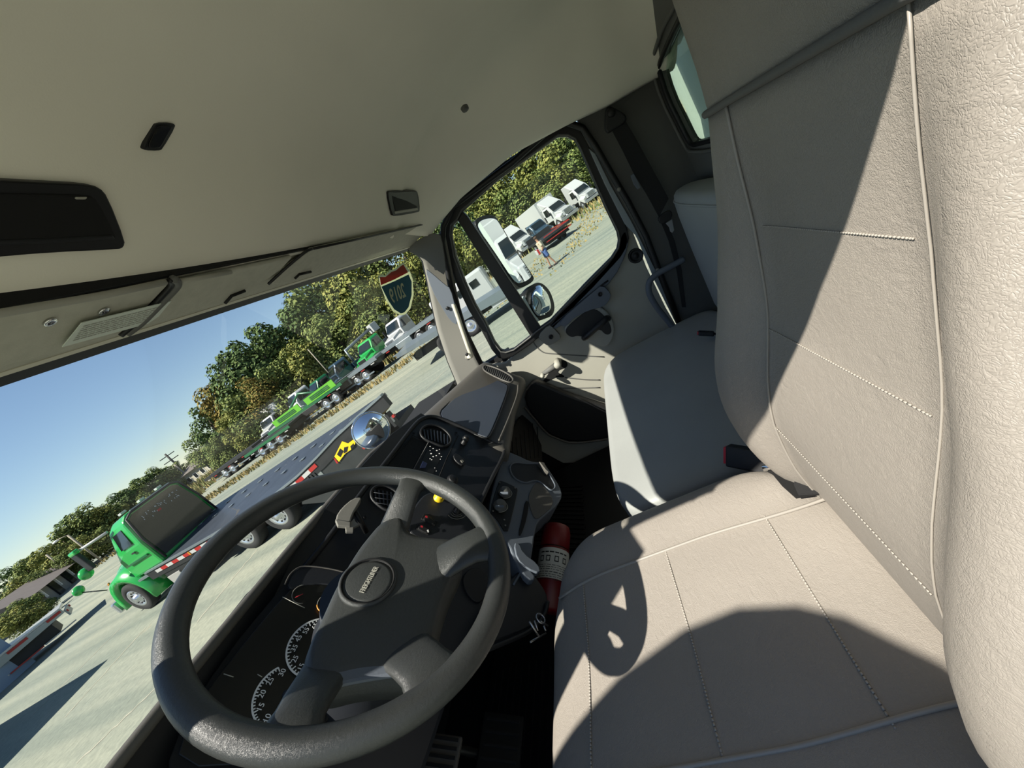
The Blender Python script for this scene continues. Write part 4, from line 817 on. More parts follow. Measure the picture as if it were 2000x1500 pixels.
# pale dust lines dragged along the yard
m_line = mat('pale dust line', (208, 204, 182), .95)
dst = root('dust_lines', (5, 8, GZ), kind='structure')
for a, b in (((240, 1500), (330, 1360)), ((385, 1215), (500, 1075)), ((210, 1500), (430, 1235)), ((128, 1400), (285, 1225)), ((60, 1400), (250, 1212)), ((1200, 505), (1040, 640)), ((760, 770), (900, 640)), ((790, 800), (905, 690)), ((150, 1490), (330, 1320))):
    p, q_ = az(*a, GZ + .004), az(*b, GZ + .004); t = (q_ - p).normalized(); s_ = V((t.y, -t.x, 0)) * .035; n_ = 14; L = []; R = []
    for i in range(n_ + 1):
        c = p.lerp(q_, i / n_) + s_ * random.uniform(-.8, .8) * 1.2; L.append(c - s_ * random.uniform(.3, 1)); R.append(c + s_ * random.uniform(.3, 1))
    MB().add(L + R, [(i, i + 1, i + n_ + 2, i + n_ + 1) for i in range(n_)]).o('dust_line', m_line, dst)
# grass
m_gr = [mat('dry grass', (204, 180, 118), .9), mat('olive grass', (158, 156, 96), .9), mat('green weeds', (112, 134, 62), .9)]
def grass(name, poly, dens, h, lbl, mix=(5, 3, 1), seed=1, z0=GZ, w_=.05):
    random.seed(seed); P = [az(u, v, GZ) if isinstance(u, int) else V((u, v, GZ)) for u, v in poly]
    def tri(a, b, c):
        r1, r2 = random.random(), random.random()
        if r1 + r2 > 1: r1, r2 = 1 - r1, 1 - r2
        return a + (b - a) * r1 + (c - a) * r2
    mb = MB(); idx = []
    tris = [(P[0], P[i], P[i + 1]) for i in range(1, len(P) - 1)]; ars = [((b - a).cross(c - a)).length / 2 for a, b, c in tris]
    for (a, b, c), s in zip(tris, ars):
        for _ in range(int(s * dens)):
            p = tri(a, b, c); p.z = z0; t = random.uniform(0, 6.28); d = V((cos(t), sin(t), 0)) * w_; hh = h * random.uniform(.5, 1.3)
            mb.add([p - d, p + d, p + V((random.uniform(-.3, .3) * hh, random.uniform(-.3, .3) * hh, hh))], [(0, 1, 2)]); idx.append(random.choices((0, 1, 2), mix)[0])
    if not mb.v: return
    o = mb.o(name, m_gr, None, base=P[0]); o.data.polygons.foreach_set('material_index', idx)
    return tag(o, lbl, 'grass', kind='stuff')
grass('grass_patch', [(1082, 520), (1070, 545), (1120, 500), (1160, 455), (1205, 400), (1195, 385), (1140, 425)], 9, .10, 'sparse yellow grass tufts on the gravel beyond the walking person', (6, 2, 0), 2, w_=.07)
grass('grass_patch', [(1045, 505), (1030, 545), (1062, 540), (1075, 500)], 9, .09, 'yellow grass tufts on gravel at the feet of the walking person', (6, 2, 0), 3, w_=.07)
grass('grass_patch', [(935, 612), (945, 630), (1000, 580), (985, 560)], 8, .08, 'thin yellow grass streak on gravel seen past the quarter window', (6, 2, 0), 4, w_=.07)
grass('grass_patch', [(21., 12.5), (22., 11.), (24.5, 12.), (21.5, 30.), (22.2, 38.), (19., 33.), (19.5, 26.)], 24, .22, 'dry golden grass verge in front of the row of parked haulers', (7, 2, 0), 5, w_=.06)
grass('grass_patch', [(330, 985), (372, 950), (405, 915), (440, 880), (452, 905), (420, 935), (400, 962), (370, 990)], 3.0, .8, 'tall dry grass bank below the pale house', (5, 3, 2), 6, w_=.14)
grass('grass_patch', [(28., 10.), (34., 8.), (42., 30.), (40., 48.), (30., 46.), (27., 30.)], 7, .6, 'tall dry grass between the parked haulers and the trees', (6, 3, 2), 7, w_=.1)
grass('grass_patch', [(38., -8.), (62., -14.), (62., 16.), (44., 14.)], 3.5, .45, 'dry yellow grass between the white trucks and the woods', (6, 3, 2), 8, w_=.12)
grass('grass_patch', [(24., 44.), (30., 44.), (33., 66.), (26., 62.)], 4.0, .35, 'dry brown verge in front of the long grey building', (7, 3, 0), 9, w_=.1)
# ---------------------------------------------------------------- trees
def crown_mesh(seed, R=4.0, Hc=7.5, n=2600):
    random.seed(seed); v = []; f = []; mi = []
    blobs = []
    for i in range(15):
        t = i / 14; a = random.uniform(0, 6.28); rr_ = R * (.62 - .42 * abs(t - .35)) * random.uniform(.5, 1.0)
        blobs.append((V((cos(a) * rr_, sin(a) * rr_, Hc * (.08 + .86 * t))), R * random.uniform(.30, .52) * (1.05 - .45 * t)))
    tot = sum(b[1] ** 2 for b in blobs)
    for c, r in blobs:
        for _ in range(int(n * r * r / tot)):
            d = V((random.gauss(0, 1), random.gauss(0, 1), random.gauss(0, 1) + .25)).normalized(); p = c + d * r * random.uniform(.72, 1.08)
            nrm = (d + V((random.uniform(-.7, .7), random.uniform(-.7, .7), random.uniform(-.3, .9)))).normalized(); a = nrm.orthogonal().normalized(); b = nrm.cross(a); s = random.uniform(.11, .25)
            k = len(v); v += [p - a * s, p + b * s * .7, p + a * s, p - b * s * .7]; f.append((k, k + 1, k + 2, k + 3)); mi.append(0 if random.random() < .55 else (1 if random.random() < .7 else 2))
    return v, f, mi
def leafmats(nm, cs): return [mat(nm + ' leaf %d' % i, c, .75, spec=.15) for i, c in enumerate(cs)]
LM = [leafmats('mid green', ((132, 148, 84), (164, 174, 100), (92, 110, 62))), leafmats('dark green', ((104, 128, 76), (132, 152, 90), (74, 96, 56))), leafmats('yellow green', ((156, 162, 88), (184, 182, 100), (112, 124, 66))), leafmats('autumn', ((166, 144, 76), (150, 146, 78), (112, 120, 62)))]
m_bark = mat('bark', (112, 96, 80), .9)
CM = {}
def cmesh(i, k):
    if (i, k) not in CM:
        v, f, mi = crown_mesh(i + 11, n=5400 if i < 4 else 4400); me = bpy.data.meshes.new('crown'); me.from_pydata(v, [], f); me.update()
        for q in LM[k]: me.materials.append(q)
        me.polygons.foreach_set('material_index', mi); CM[(i, k)] = me
    return CM[(i, k)]
TRK = []
def trunk_mesh():
    if not TRK:
        o = MB().tube([(0, 0, 0), (.05, .02, .3), (0, .05, .6), (.03, 0, 1)], .03, 6, rr=[.045, .034, .028, .018]).tube([(0, 0, .5), (.15, .05, .8)], .01, 5).tube([(0, 0, .6), (-.12, -.08, .9)], .01, 5).o('trunk', m_bark, None, base=(0, 0, 0)); TRK.append(o.data); bpy.data.objects.remove(o)
    return TRK[0]
def tree(x, y, ztop, kind, i, lbl, grp, wide=1.0, zb=GZ):
    r = root('tree', (x, y, zb), lbl, 'tree', grp); h = ztop - zb; c = bpy.data.objects.new('crown', cmesh(i, kind)); COL.objects.link(c); c.parent = r
    s = h * .82 / 7.9; c.scale = (s * wide * random.uniform(.9, 1.15), s * wide * random.uniform(.9, 1.15), s); c.location = (0, 0, h * .16); c.rotation_euler = (0, 0, random.uniform(0, 6.28))
    t = bpy.data.objects.new('trunk', trunk_mesh()); COL.objects.link(t); t.parent = r; t.scale = (h * .55, h * .55, h * .72); return r
def top(u, v, dist):
    d = ray(u, v); return d * (dist / math.hypot(d.x, d.y))
random.seed(12)
K = {0: 'mid green bushy tree', 1: 'dark green dense tree', 2: 'sunlit yellow green tree', 3: 'yellowing autumn tree'}
specs = []      # (u, v, dist, kind, wide, where)
far = [(5, 1112, 92, 1), (28, 1098, 84, 0), (55, 1082, 88, 0), (78, 1070, 80, 2), (98, 1040, 84, 0), (118, 1012, 86, 1), (140, 998, 84, 0), (160, 1002, 88, 1), (178, 996, 84, 2), (200, 985, 90, 0), (222, 962, 92, 1), (245, 950, 94, 0), (268, 928, 96, 1), (290, 916, 96, 0), (312, 925, 98, 0), (335, 905, 100, 0), (18, 1135, 76, 2), (62, 1118, 74, 0), (110, 1082, 74, 0), (150, 1050, 76, 2), (190, 1030, 78, 0), (232, 992, 84, 2), (275, 962, 88, 0), (318, 948, 94, 3)]
for u, v, d, k in far: specs.append((u, v, d, k, 1.25, 'in the far left wood', 'distant trees at the left'))
specs.append((372, 884, 118, 1, 1.5, 'round and small beside the utility pole', 'round tree by the pole'))
tall = [(372, 845, 66, 0, 1.0), (378, 795, 62, 1, 1.0), (395, 750, 60, 3, .9), (415, 705, 56, 1, .9), (438, 668, 56, 1, .95), (466, 640, 55, 1, .9), (490, 668, 58, 0, .9), (512, 655, 62, 3, .9), (530, 612, 58, 1, 1.0), (552, 585, 60, 1, .9), (575, 560, 58, 0, .9), (600, 540, 60, 1, .9), (625, 520, 58, 2, .9), (655, 505, 56, 2, .9), (690, 490, 56, 0, .9), (720, 470, 58, 2, .9), (755, 455, 56, 2, .9), (790, 440, 58, 0, .9), (820, 430, 56, 2, .9), (850, 400, 56, 1, .9)]
for u, v, d, k, w_ in tall: specs.append((u, v, d, k, w_, 'in the tall wood ahead', 'tall trees through the windshield'))
mid = [(400, 860, 52, 0, 1.1), (430, 810, 50, 2, 1.1), (450, 770, 50, 0, 1.1), (480, 735, 49, 3, 1.1), (505, 720, 49, 0, 1.1), (535, 700, 50, 0, 1.1), (560, 665, 49, 2, 1.1), (590, 640, 50, 0, 1.1), (622, 615, 49, 0, 1.1), (655, 590, 49, 2, 1.1), (690, 565, 48, 0, 1.1), (725, 540, 48, 2, 1.1), (760, 520, 48, 0, 1.1), (795, 500, 48, 2, 1.1), (830, 480, 49, 0, 1.1), (862, 455, 50, 2, 1.1)]
for u, v, d, k, w_ in mid: specs.append((u, v, d, k, w_, 'behind the hauler row', 'front row of trees behind the haulers'))
side = [(880, 370, 72, 2, 1.0), (905, 345, 76, 0, 1.0), (930, 330, 72, 2, 1.0), (955, 315, 76, 1, 1.0), (980, 300, 74, 2, 1.0), (1005, 285, 76, 0, 1.0), (1030, 270, 74, 2, 1.0), (1055, 262, 76, 0, 1.0), (1078, 258, 78, 1, 1.0), (1098, 250, 80, 2, 1.0), (1118, 245, 82, 0, 1.0), (1140, 240, 84, 1, 1.0), (1165, 225, 84, 0, 1.0)]
for u, v, d, k, w_ in side: specs.append((u, v, d, k, w_, 'high in the passenger window', 'trees through the passenger window'))
side2 = [(900, 430, 66, 0, 1.2), (935, 400, 66, 2, 1.2), (970, 375, 67, 0, 1.2), (1005, 350, 67, 2, 1.2), (1040, 335, 69, 0, 1.2), (1070, 318, 70, 2, 1.2), (1100, 300, 72, 0, 1.2), (1130, 285, 76, 0, 1.2), (1160, 270, 78, 2, 1.2)]
for u, v, d, k, w_ in side2: specs.append((u, v, d, k, w_, 'behind the white trucks', 'edge trees behind the white trucks'))
ORD = 'first second third fourth fifth sixth seventh eighth ninth tenth eleventh twelfth thirteenth'.split(); cnt = {}
tot_ = {}
for s_ in specs: tot_[(s_[3], s_[5])] = tot_.get((s_[3], s_[5]), 0) + 1
specs = sorted(specs, key=lambda s_: s_[0])
for i, (u, v, d, k, w_, wh_, g) in enumerate(specs):
    c_ = cnt[(k, wh_)] = cnt.get((k, wh_), 0) + 1
    l_ = K[k] + ' ' + wh_ if tot_[(k, wh_)] == 1 else ORD[c_ - 1] + ' ' + K[k] + ' from the left ' + wh_
    p = top(u, v, d); tree(p.x, p.y, p.z, k, i % 5, l_, g, w_)
for i, (u, v, d, z) in enumerate(((22, 1178, 50, 1), (52, 1190, 52, 1), (8, 1200, 46, 2))):
    p = top(u, v, d); tree(p.x, p.y, max(p.z, -.5), 0 if z == 1 else 2, i, ('smaller leafy shrub before the wall of the long grey building', 'larger leafy shrub hiding the left end of the long grey building', 'yellowish shrub left of the long grey building')[i], 'shrubs by the long building', 1.8)
# ---------------------------------------------------------------- poles
m_pole = mat('weathered pole', (190, 180, 160), .8); m_pdark = mat('dark pole wood', (90, 88, 84), .8)
def pole(u, v, d, lbl, r=.09, arms=0, m=m_pole, lamp=False, nm='utility_pole'):
    p = top(u, v, d); e = root(nm, (p.x, p.y, GZ), lbl, 'pole')
    MB().tube([(p.x, p.y, GZ), p], r, 8).o('shaft', m, e)
    for k in range(arms): MB().box((p.x, p.y, p.z - .5 - k * 1.0), (2.6, .14, .14), Matrix.Rotation(-.6, 3, 'Z')).o('crossarm', m_pdark, e)
    if lamp: MB().tube([p, p + V((-.6, .9, .25))], .05).o('lamp_arm', m, e); MB().lathe(p + V((-.7, 1.0, .2)), (0, 0, -1), [(.1, -.1), (.3, 0), (.3, .12), (0, .16)], 12).o('lamp_head', m_white, e)
    return e
pole(322, 887, 100, 'wooden utility pole with crossarms against the sky by the pale house', .17, 2, m_pdark)
pole(340, 907, 96, 'pale short pole with double shaft in front of the pale house', .16, 0)
pole(601, 682, 42, 'thin pale metal pole in front of the tall trees', .05, 0)
pole(132, 1045, 72, 'pale street lamp pole in the trees above the long grey building', .12, 0, lamp=True, nm='lamp_post')
pole(90, 1083, 76, 'faint pale pole in the trees left of the street lamp', .11)
# ---------------------------------------------------------------- buildings
def LT(x, y, h): return Matrix.Translation((x, y, GZ)) @ Matrix.Rotation(h, 4, 'Z')
class LB(MB):       # mesh builder in a thing's own frame
    def __init__(s, T): super().__init__(); s.T = T
    def o(s, *a, **k): s.v = [s.T @ p for p in s.v]; return super().o(*a, **k)
m_bld = mat('grey siding', (168, 168, 162), .8, var=(2, .06)); m_roof = mat('brown roof', (128, 118, 112), .8, var=(1.5, .08)); m_cream = mat('cream wall', (222, 216, 196), .8); m_win = mat('dark window glass', (40, 46, 52), .15)
a = V((24, 52, 0)); b = V((31, 76, 0))
pa = top(37, 1168, 62); pb = top(150, 1088, 78); pe = top(60, 1222, 56)
T = LT(pb.x + 2, pb.y, math.atan2(pa.y - pb.y, pa.x - pb.x) + pi)      # local +x runs from the near end to the far end
Lb = (V((pa.x, pa.y, 0)) - V((pb.x, pb.y, 0))).length
T = Matrix.Translation((pa.x, pa.y, GZ)) @ Matrix.Rotation(math.atan2(pb.y - pa.y, pb.x - pa.x), 4, 'Z')
lb = root('long_building', (pa.x, pa.y, GZ), 'long low grey building with brown roof and dark porches at the far left', 'building')
hw_ = 1.7
LB(T).box((Lb / 2, 3, hw_ / 2), (Lb, 6, hw_)).o('wall', m_bld, lb)
LB(T).prism([(-.8, -1.0, hw_), (-.8, 3, 3.1), (-.8, 7, hw_)], (Lb + 1.6, 0, 0)).o('roof', m_roof, lb)
for k in range(4):
    LB(T).box((Lb * (.12 + .24 * k), .0, .85), (Lb * .085, .3, 1.6)).o('porch', m_win, lb); LB(T).box((Lb * (.12 + .24 * k), -.5, 1.2), (.15, .15, 1.0)).o('porch_post', m_white, lb)
pa = top(352, 932, 95); pb = top(405, 893, 88)
T = Matrix.Translation((pa.x, pa.y, GZ)) @ Matrix.Rotation(math.atan2(pb.y - pa.y, pb.x - pa.x), 4, 'Z'); Lb = math.hypot(pb.x - pa.x, pb.y - pa.y); hb = max(pa.z - GZ, 2.6) * .92
hs_ = root('pale_house', (pa.x, pa.y, GZ), 'cream house with white framed windows behind the utility pole', 'building')
LB(T).box((Lb / 2, 3, hb / 2), (Lb, 6, hb)).o('wall', m_cream, hs_)
LB(T).prism([(-.5, -.6, hb), (-.5, 3, hb + 1.0), (-.5, 6.6, hb)], (Lb + 1, 0, 0)).o('roof', m_roof, hs_)
for k in range(4):
    f = LB(T).box((Lb * (.14 + .24 * k), -.02, hb * .52), (Lb * .13, .1, hb * .42)).o('window_frame', m_white, hs_); LB(T).box((Lb * (.14 + .24 * k), -.08, hb * .52), (Lb * .10, .04, hb * .34)).o('window_pane', m_win, f)
p = top(-115, 1262, 30); bs = root('blue_shed', (p.x - 3.2, p.y + 1, GZ), 'pale blue metal shed at the left edge behind the white trailer', 'shed')
T = LT(p.x - .6, p.y, radians(100)); zs_ = p.z - GZ
LB(T).box((0, 2, zs_ * .42), (7, 4, zs_ * .84)).o('wall', mat('pale blue metal', (150, 176, 205), .5), bs); LB(T).prism([(-3.7, -.3, zs_ * .84), (-3.7, 2, zs_), (-3.7, 4.3, zs_ * .84)], (7.4, 0, 0)).o('roof', mat('blue roof', (120, 150, 190), .5), bs)
for i_, (x_, y_) in enumerate(((1, -58), (9, -62), (17, -60), (26, -56), (35, -52), (-7, -60))): tree(x_, y_, 7.5, (0, 2, 1, 0, 2, 0)[i_], i_ % 5, ORD[i_] + ' tree behind the truck, showing only in the side mirror', 'trees behind us seen in the side mirror', 1.3)
# rear bulkhead of this truck's body seen through the rear window
bb = root('body_bulkhead', (1.0, -.60, -1.2), 'pale green panel of the truck body right behind the rear window', 'panel')
MB().box((.92, -.64, .0), (2.46, .03, 2.0)).o('panel_sheet', mat('pale green panel', (232, 242, 228), .45, var=(1.2, .12)), bb)
for k in range(5): MB().box((.0 + .4 * k, -.62, .0), (.03, .02, 2.0)).o('panel_rib', mat('pale green panel', (0, 0, 0)), bb)
# ================================================================ VEHICLES
m_grn = mat('bright green truck paint', (52, 200, 92), .25, coat=.5); m_gdk = mat('deep green paint', (30, 120, 72), .35, coat=.3); m_lime = mat('lime sign', (120, 215, 50), .5)
m_wpt = mat('white truck paint', (232, 234, 232), .3, coat=.4); m_tire = mat('tire rubber', (42, 43, 44), .85); m_alu = mat('polished alloy', (205, 208, 214), .25, .85); m_deck = mat('steel deck', (84, 92, 104), .45, .3, var=(2.5, .12))
m_frame = mat('black chassis', (38, 40, 42), .6, var=(4, .25)); m_silver = mat('silver deck rail', (170, 182, 188), .4, .5); m_twin = mat('tinted cab glass', (30, 40, 40), .1, coat=.5); m_blt = mat('slate blue paint', (70, 96, 116), .3, coat=.4)
m_tr = mat('red reflector', (205, 52, 48), .4); m_tw = mat('white reflector', (228, 228, 224), .4); m_amb = mat('amber lens', (230, 150, 50), .4)
def wheel(T, c, par, r=.5, w_=.28, side=-1, seg=22, rim=m_alu, detail=True):
    c = V(c); ax_ = V((side, 0, 0))
    t = LB(T).lathe(c - ax_ * w_ * .5, ax_, [(r * .55, 0), (r * .9, 0), (r, w_ * .15), (r, w_ * .85), (r * .9, w_), (r * .60, w_), (r * .57, w_ * .85)], seg).o('wheel', m_tire, par)
    LB(T).lathe(c + ax_ * w_ * .3, ax_, [(r * .60, 0), (r * .60, w_ * .2), (r * .50, w_ * .14), (r * .34, w_ * .05), (r * .22, w_ * .1), (r * .2, w_ * .35), (0, w_ * .38)], seg).o('wheel_rim', rim, t)
    if detail:
        mb = LB(T)
        for k in range(10): a_ = k * .628; mb.lathe(c + ax_ * w_ * .38 + V((0, cos(a_) * r * .42, sin(a_) * r * .42)), ax_, [(r * .06, 0), (r * .06, .01), (0, .012)], 8)
        mb.o('hand_holes', m_void, t)
    return t
def tape(T, par, x, y0, y1, z, h=.09, n=10, zf=None):
    for k in range(n):
        a_, b_ = y0 + (y1 - y0) * k / n, y0 + (y1 - y0) * (k + 1) / n; za = zf(a_) if zf else z; zb_ = zf(b_) if zf else z
        LB(T).prism([(x, a_, za - h), (x, b_, zb_ - h), (x, b_, zb_), (x, a_, za)], (-.012, 0, 0)).o('reflector_strip', m_tr if k % 2 else m_tw, par)
def cabtruck(x, y, h, paint, lbl, grp=None, body='none', s=1.0, sleeper=False, nm='truck', nose=True):
    """a bonneted truck; origin under the middle of the front axle, front towards local +y"""
    T = Matrix.Translation((x, y, GZ)) @ Matrix.Rotation(h, 4, 'Z') @ Matrix.Scale(s, 4); e = root(nm, (x, y, GZ), lbl, 'truck', grp)
    LB(T).loft([[(-.95, -2.1, 1.05), (.95, -2.1, 1.05), (.95, -2.1, 2.45), (.8, -2.1, 2.62), (-.8, -2.1, 2.62), (-.95, -2.1, 2.45)], [(-.98, -.7, 1.05), (.98, -.7, 1.05), (.96, -.85, 2.40), (.78, -.9, 2.60), (-.78, -.9, 2.60), (-.96, -.85, 2.40)], [(-.98, -.3, 1.05), (.98, -.3, 1.05), (.93, -.38, 1.80), (.78, -.40, 1.82), (-.78, -.40, 1.82), (-.93, -.38, 1.80)]], sm=False).o('cab_body', paint, e, bevel=.05)
    LB(T).prism([(-.80, -.33, 1.84), (.80, -.33, 1.84), (.74, -.80, 2.42), (-.74, -.80, 2.42)], (0, .03, .03)).o('windshield', m_twin, e)
    for sx in (-1, 1): LB(T).prism([(sx * .985, -1.9, 1.70), (sx * .985, -.75, 1.66), (sx * .965, -.98, 2.36), (sx * .965, -1.85, 2.36)], (sx * .012, 0, 0)).o('side_window', m_twin, e)
    LB(T).loft([[(-.72, -.4, .95), (.72, -.4, .95), (.78, -.4, 1.70), (-.78, -.4, 1.70)], [(-.66, .85, .85), (.66, .85, .85), (.62, .80, 1.45), (-.62, .80, 1.45)]], sm=False).o('hood', paint, e, bevel=.06)
    for sx in (-1, 1): LB(T).loft([[(sx * .70, -.75, .55), (sx * 1.12, -.75, .55), (sx * 1.12, -.6, 1.15), (sx * .70, -.6, 1.3)], [(sx * .70, 0, 1.02), (sx * 1.15, 0, 1.02), (sx * 1.13, 0, 1.22), (sx * .7, 0, 1.42)], [(sx * .68, .75, .55), (sx * 1.10, .70, .55), (sx * 1.06, .78, 1.05), (sx * .68, .85, 1.25)]], sm=False).o('fender', paint, e, bevel=.03)
    LB(T).box((0, .86, 1.12), (.9, .06, .55)).o('grille', m_alu if paint is m_wpt else m_frame, e, bevel=.01)
    for k in range(5): LB(T).box((0, .90, .94 + .09 * k), (.8, .02, .03)).o('grille_bar', m_frame, e)
    for sx in (-1, 1): LB(T).box((sx * .86, .82, .95), (.28, .1, .22)).o('headlight', m_chrome, e, bevel=.03)
    LB(T).box((0, .92, .62), (2.2, .12, .30)).o('bumper', m_alu if paint is m_wpt else m_frame, e, bevel=.03)
    for sx in (-1, 1):
        wheel(T, (sx * 1.0, 0, .5), e, side=sx, seg=16, detail=False)
        LB(T).box((sx * 1.28, -.62, 1.95), (.08, .22, .62)).o('mirror', m_frame, e, bevel=.01); LB(T).tube([(sx * .95, -.6, 1.7), (sx * 1.28, -.62, 1.75)], .02, 6).o('mirror_arm', m_frame, e)
    for sx in (-1, 1): LB(T).box((sx * .42, -4.2, .85), (.12, 6.2, .22)).o('frame_rail', m_frame, e)
    for sx in (-1, 1):
        for yy in (-4.9, -6.2): wheel(T, (sx * .9, yy, .5), e, side=sx, seg=14, w_=.5, detail=False)
    if sleeper: LB(T).prism([(-.9, -1.9, 2.55), (-.9, -.95, 2.58), (-.9, -2.3, 3.45), (-.9, -3.4, 3.45), (-.9, -3.4, 1.1), (-.9, -2.1, 1.1)][:6], (1.8, 0, 0)).o('sleeper_fairing', paint, e, bevel=.08)
    if body == 'box':
        LB(T).box((0, -5.2, 2.35), (2.5, 5.8, 2.5)).o('cargo_box', paint, e, bevel=.03); LB(T).box((0, -2.28, 2.9), (2.0, .1, .8)).o('box_nose', paint, e, bevel=.05)
    if body == 'flat':
        LB(T).box((0, -5.2, 1.18), (2.5, 6.4, .14)).o('flat_deck', m_deck, e); LB(T).box((0, -2.25, 1.9), (2.4, .08, 1.4)).o('headboard', m_frame, e)
    if body == 'crane':
        LB(T).box((0, -5.0, 1.4), (2.3, 5.6, .5)).o('service_body', paint, e, bevel=.03); LB(T).tube([(0, -3.0, 1.7), (0, -3.0, 2.9), (0, -6.8, 3.3)], .16, 8).o('boom', m_silver, e); LB(T).box((0, -7.0, 3.2), (.9, .8, .9)).o('boom_bucket', m_wpt, e, bevel=.05)
    return e
# ---------------------------------------------------------------- the green rollback right in front
gt = root('rollback_truck', (7.3, 10, GZ), 'bright green rollback tow truck with long grey deck and red and white tape', 'truck')
T = Matrix.Translation((0, 0, 0))
def gx(x, y, z): return V((x, y, z))
# cab: rear wall at y 12.9, near side x 6.38
LB(T).loft([[(6.36, 12.85, -1.42), (8.25, 12.85, -1.42), (8.22, 12.85, -.7), (8.12, 12.85, -.05), (7.95, 12.85, .10), (6.62, 12.85, .10), (6.45, 12.85, -.05), (6.36, 12.85, -.7)], [(6.36, 13.5, -1.42), (8.25, 13.5, -1.42), (8.22, 13.7, -.7), (8.12, 13.62, -.08), (7.95, 13.55, .07), (6.62, 13.55, .07), (6.45, 13.62, -.08), (6.36, 13.7, -.7)], [(6.36, 14.25, -1.42), (8.25, 14.25, -1.42), (8.22, 14.15, -.85), (8.05, 13.95, -.55), (7.9, 13.9, -.50), (6.7, 13.9, -.50), (6.5, 13.95, -.55), (6.36, 14.15, -.85)]], sm=False).o('cab_body', m_grn, gt, bevel=.06)
LB(T).prism([(6.52, 12.84, -1.30), (8.12, 12.84, -1.30), (8.08, 12.84, -.65), (7.98, 12.84, -.08), (7.85, 12.84, .0), (6.72, 12.84, .0), (6.58, 12.84, -.08), (6.5, 12.84, -.65)], (0, -.02, 0)).o('rear_glass', mat('dark cab rear glass', (24, 28, 28), .15, coat=.3), gt)
LB(T).tube([(6.46, 12.80, -1.36), (6.44, 12.8, -.65), (6.54, 12.8, -.03), (6.72, 12.8, .06), (7.88, 12.8, .06), (8.04, 12.8, -.03), (8.16, 12.8, -.65), (8.2, 12.8, -1.36)], .03, 6).o('glass_surround', m_frame, gt)
LB(T).box((7.28, 12.78, .10), (1.1, .04, .03)).o('roof_edge_strip', m_silver, gt)
for k in range(3): LB(T).box((6.75 + .5 * k, 13.1, .16), (.14, .14, .06)).o('marker_light', m_tw, gt, bevel=.01)
random.seed(4); mb = LB(T)
for i in range(34): mb.box((6.75 + random.random() * 1.1, 12.812, -.15 - random.random() * .22), (.02, .006, .03))
mb.o('sticker_print', m_tw, gt, kind='stuff')
LB(T).box((7.2, 12.81, -.32), (.10, .006, .06)).o('red_sticker', m_tr, gt)
LB(T).prism([(6.43, 13.08, -.16), (6.43, 13.52, -.18), (6.35, 13.60, -.60), (6.35, 13.08, -.60)], (-.012, 0, 0)).o('side_window', m_twin, gt)
LB(T).box((6.33, 13.42, -1.02), (.03, .9, .05)).o('body_crease', m_gdk, gt); LB(T).box((6.33, 13.3, -.80), (.03, .14, .04)).o('door_handle', m_frame, gt)
LB(T).box((6.36, 13.5, -1.50), (.1, 1.3, .06)).o('running_board', m_silver, gt)
LB(T).loft([[(6.55, 14.1, -1.55), (8.05, 14.1, -1.55), (8.0, 14.1, -.78), (7.8, 14.1, -.68), (6.8, 14.1, -.68), (6.6, 14.1, -.78)], [(6.7, 15.7, -1.7), (7.9, 15.7, -1.7), (7.85, 15.65, -1.12), (7.7, 15.6, -1.02), (6.9, 15.6, -1.02), (6.75, 15.65, -1.12)]], sm=False).o('hood', m_grn, gt, bevel=.08)
for xs in (6.35, 8.25):
    r_ = []
    for k in range(13):
        a_ = pi * (1.08 - 1.12 * k / 12); cy_, cz_ = 14.78, -1.92; s_ = 1 if xs < 7 else -1
        r_.append([V((xs - .07 * s_, cy_ - cos(a_) * -.60, cz_ + sin(a_) * .62)), V((xs + .35 * s_, cy_ - cos(a_) * -.60, cz_ + sin(a_) * .72)), V((xs + .55 * s_, cy_ - cos(a_) * -.80, cz_ + sin(a_) * 1.02)), V((xs - .10 * s_, cy_ - cos(a_) * -.74, cz_ + sin(a_) * .80))])
    LB(T).loft(r_, sm=True).o('fender', m_grn, gt)
LB(T).box((6.28, 15.05, -1.12), (.03, .10, .04), Matrix.Rotation(-.4, 3, 'X')).o('fender_lamp', m_amb, gt)
for xs, sd_ in ((6.42, -1), (8.2, 1)): wheel(T, (xs, 14.80, -1.875), gt, .475, .28, sd_, 28)
LB(T).box((7.3, 15.95, -1.85), (2.0, .15, .35)).o('bumper', m_alu, gt, bevel=.04)
for v_ in ((6.15, 14.2, .05, -.62),):
    LB(T).box((6.05, 14.35, -.22), (.10, .26, .62)).o('mirror', m_frame, gt, bevel=.03); LB(T).box((6.05, 14.30, .06), (.14, .30, .12)).o('mirror_cap', m_grn, gt, bevel=.04)
    LB(T).tube([(6.4, 13.45, .0), (6.2, 14.1, .03), (6.05, 14.35, .05)], .035).o('mirror_arm', m_tw, gt)
LB(T).lathe((6.0, 14.62, -.52), (0, 1, .1), [(.03, -.14), (.14, -.06), (.16, 0), (.13, .04), (0, .06)], 16).o('convex_mirror', m_grn, gt)
LB(T).lathe((6.15, 15.9, -.80), (0, 1, .1), [(.03, -.1), (.12, -.04), (.14, 0), (.11, .04), (0, .05)], 16).o('hood_mirror', m_grn, gt)
LB(T).tube([(6.15, 15.85, -.9), (6.35, 15.5, -1.25)], .015, 6).o('hood_mirror_stem', m_frame, gt)
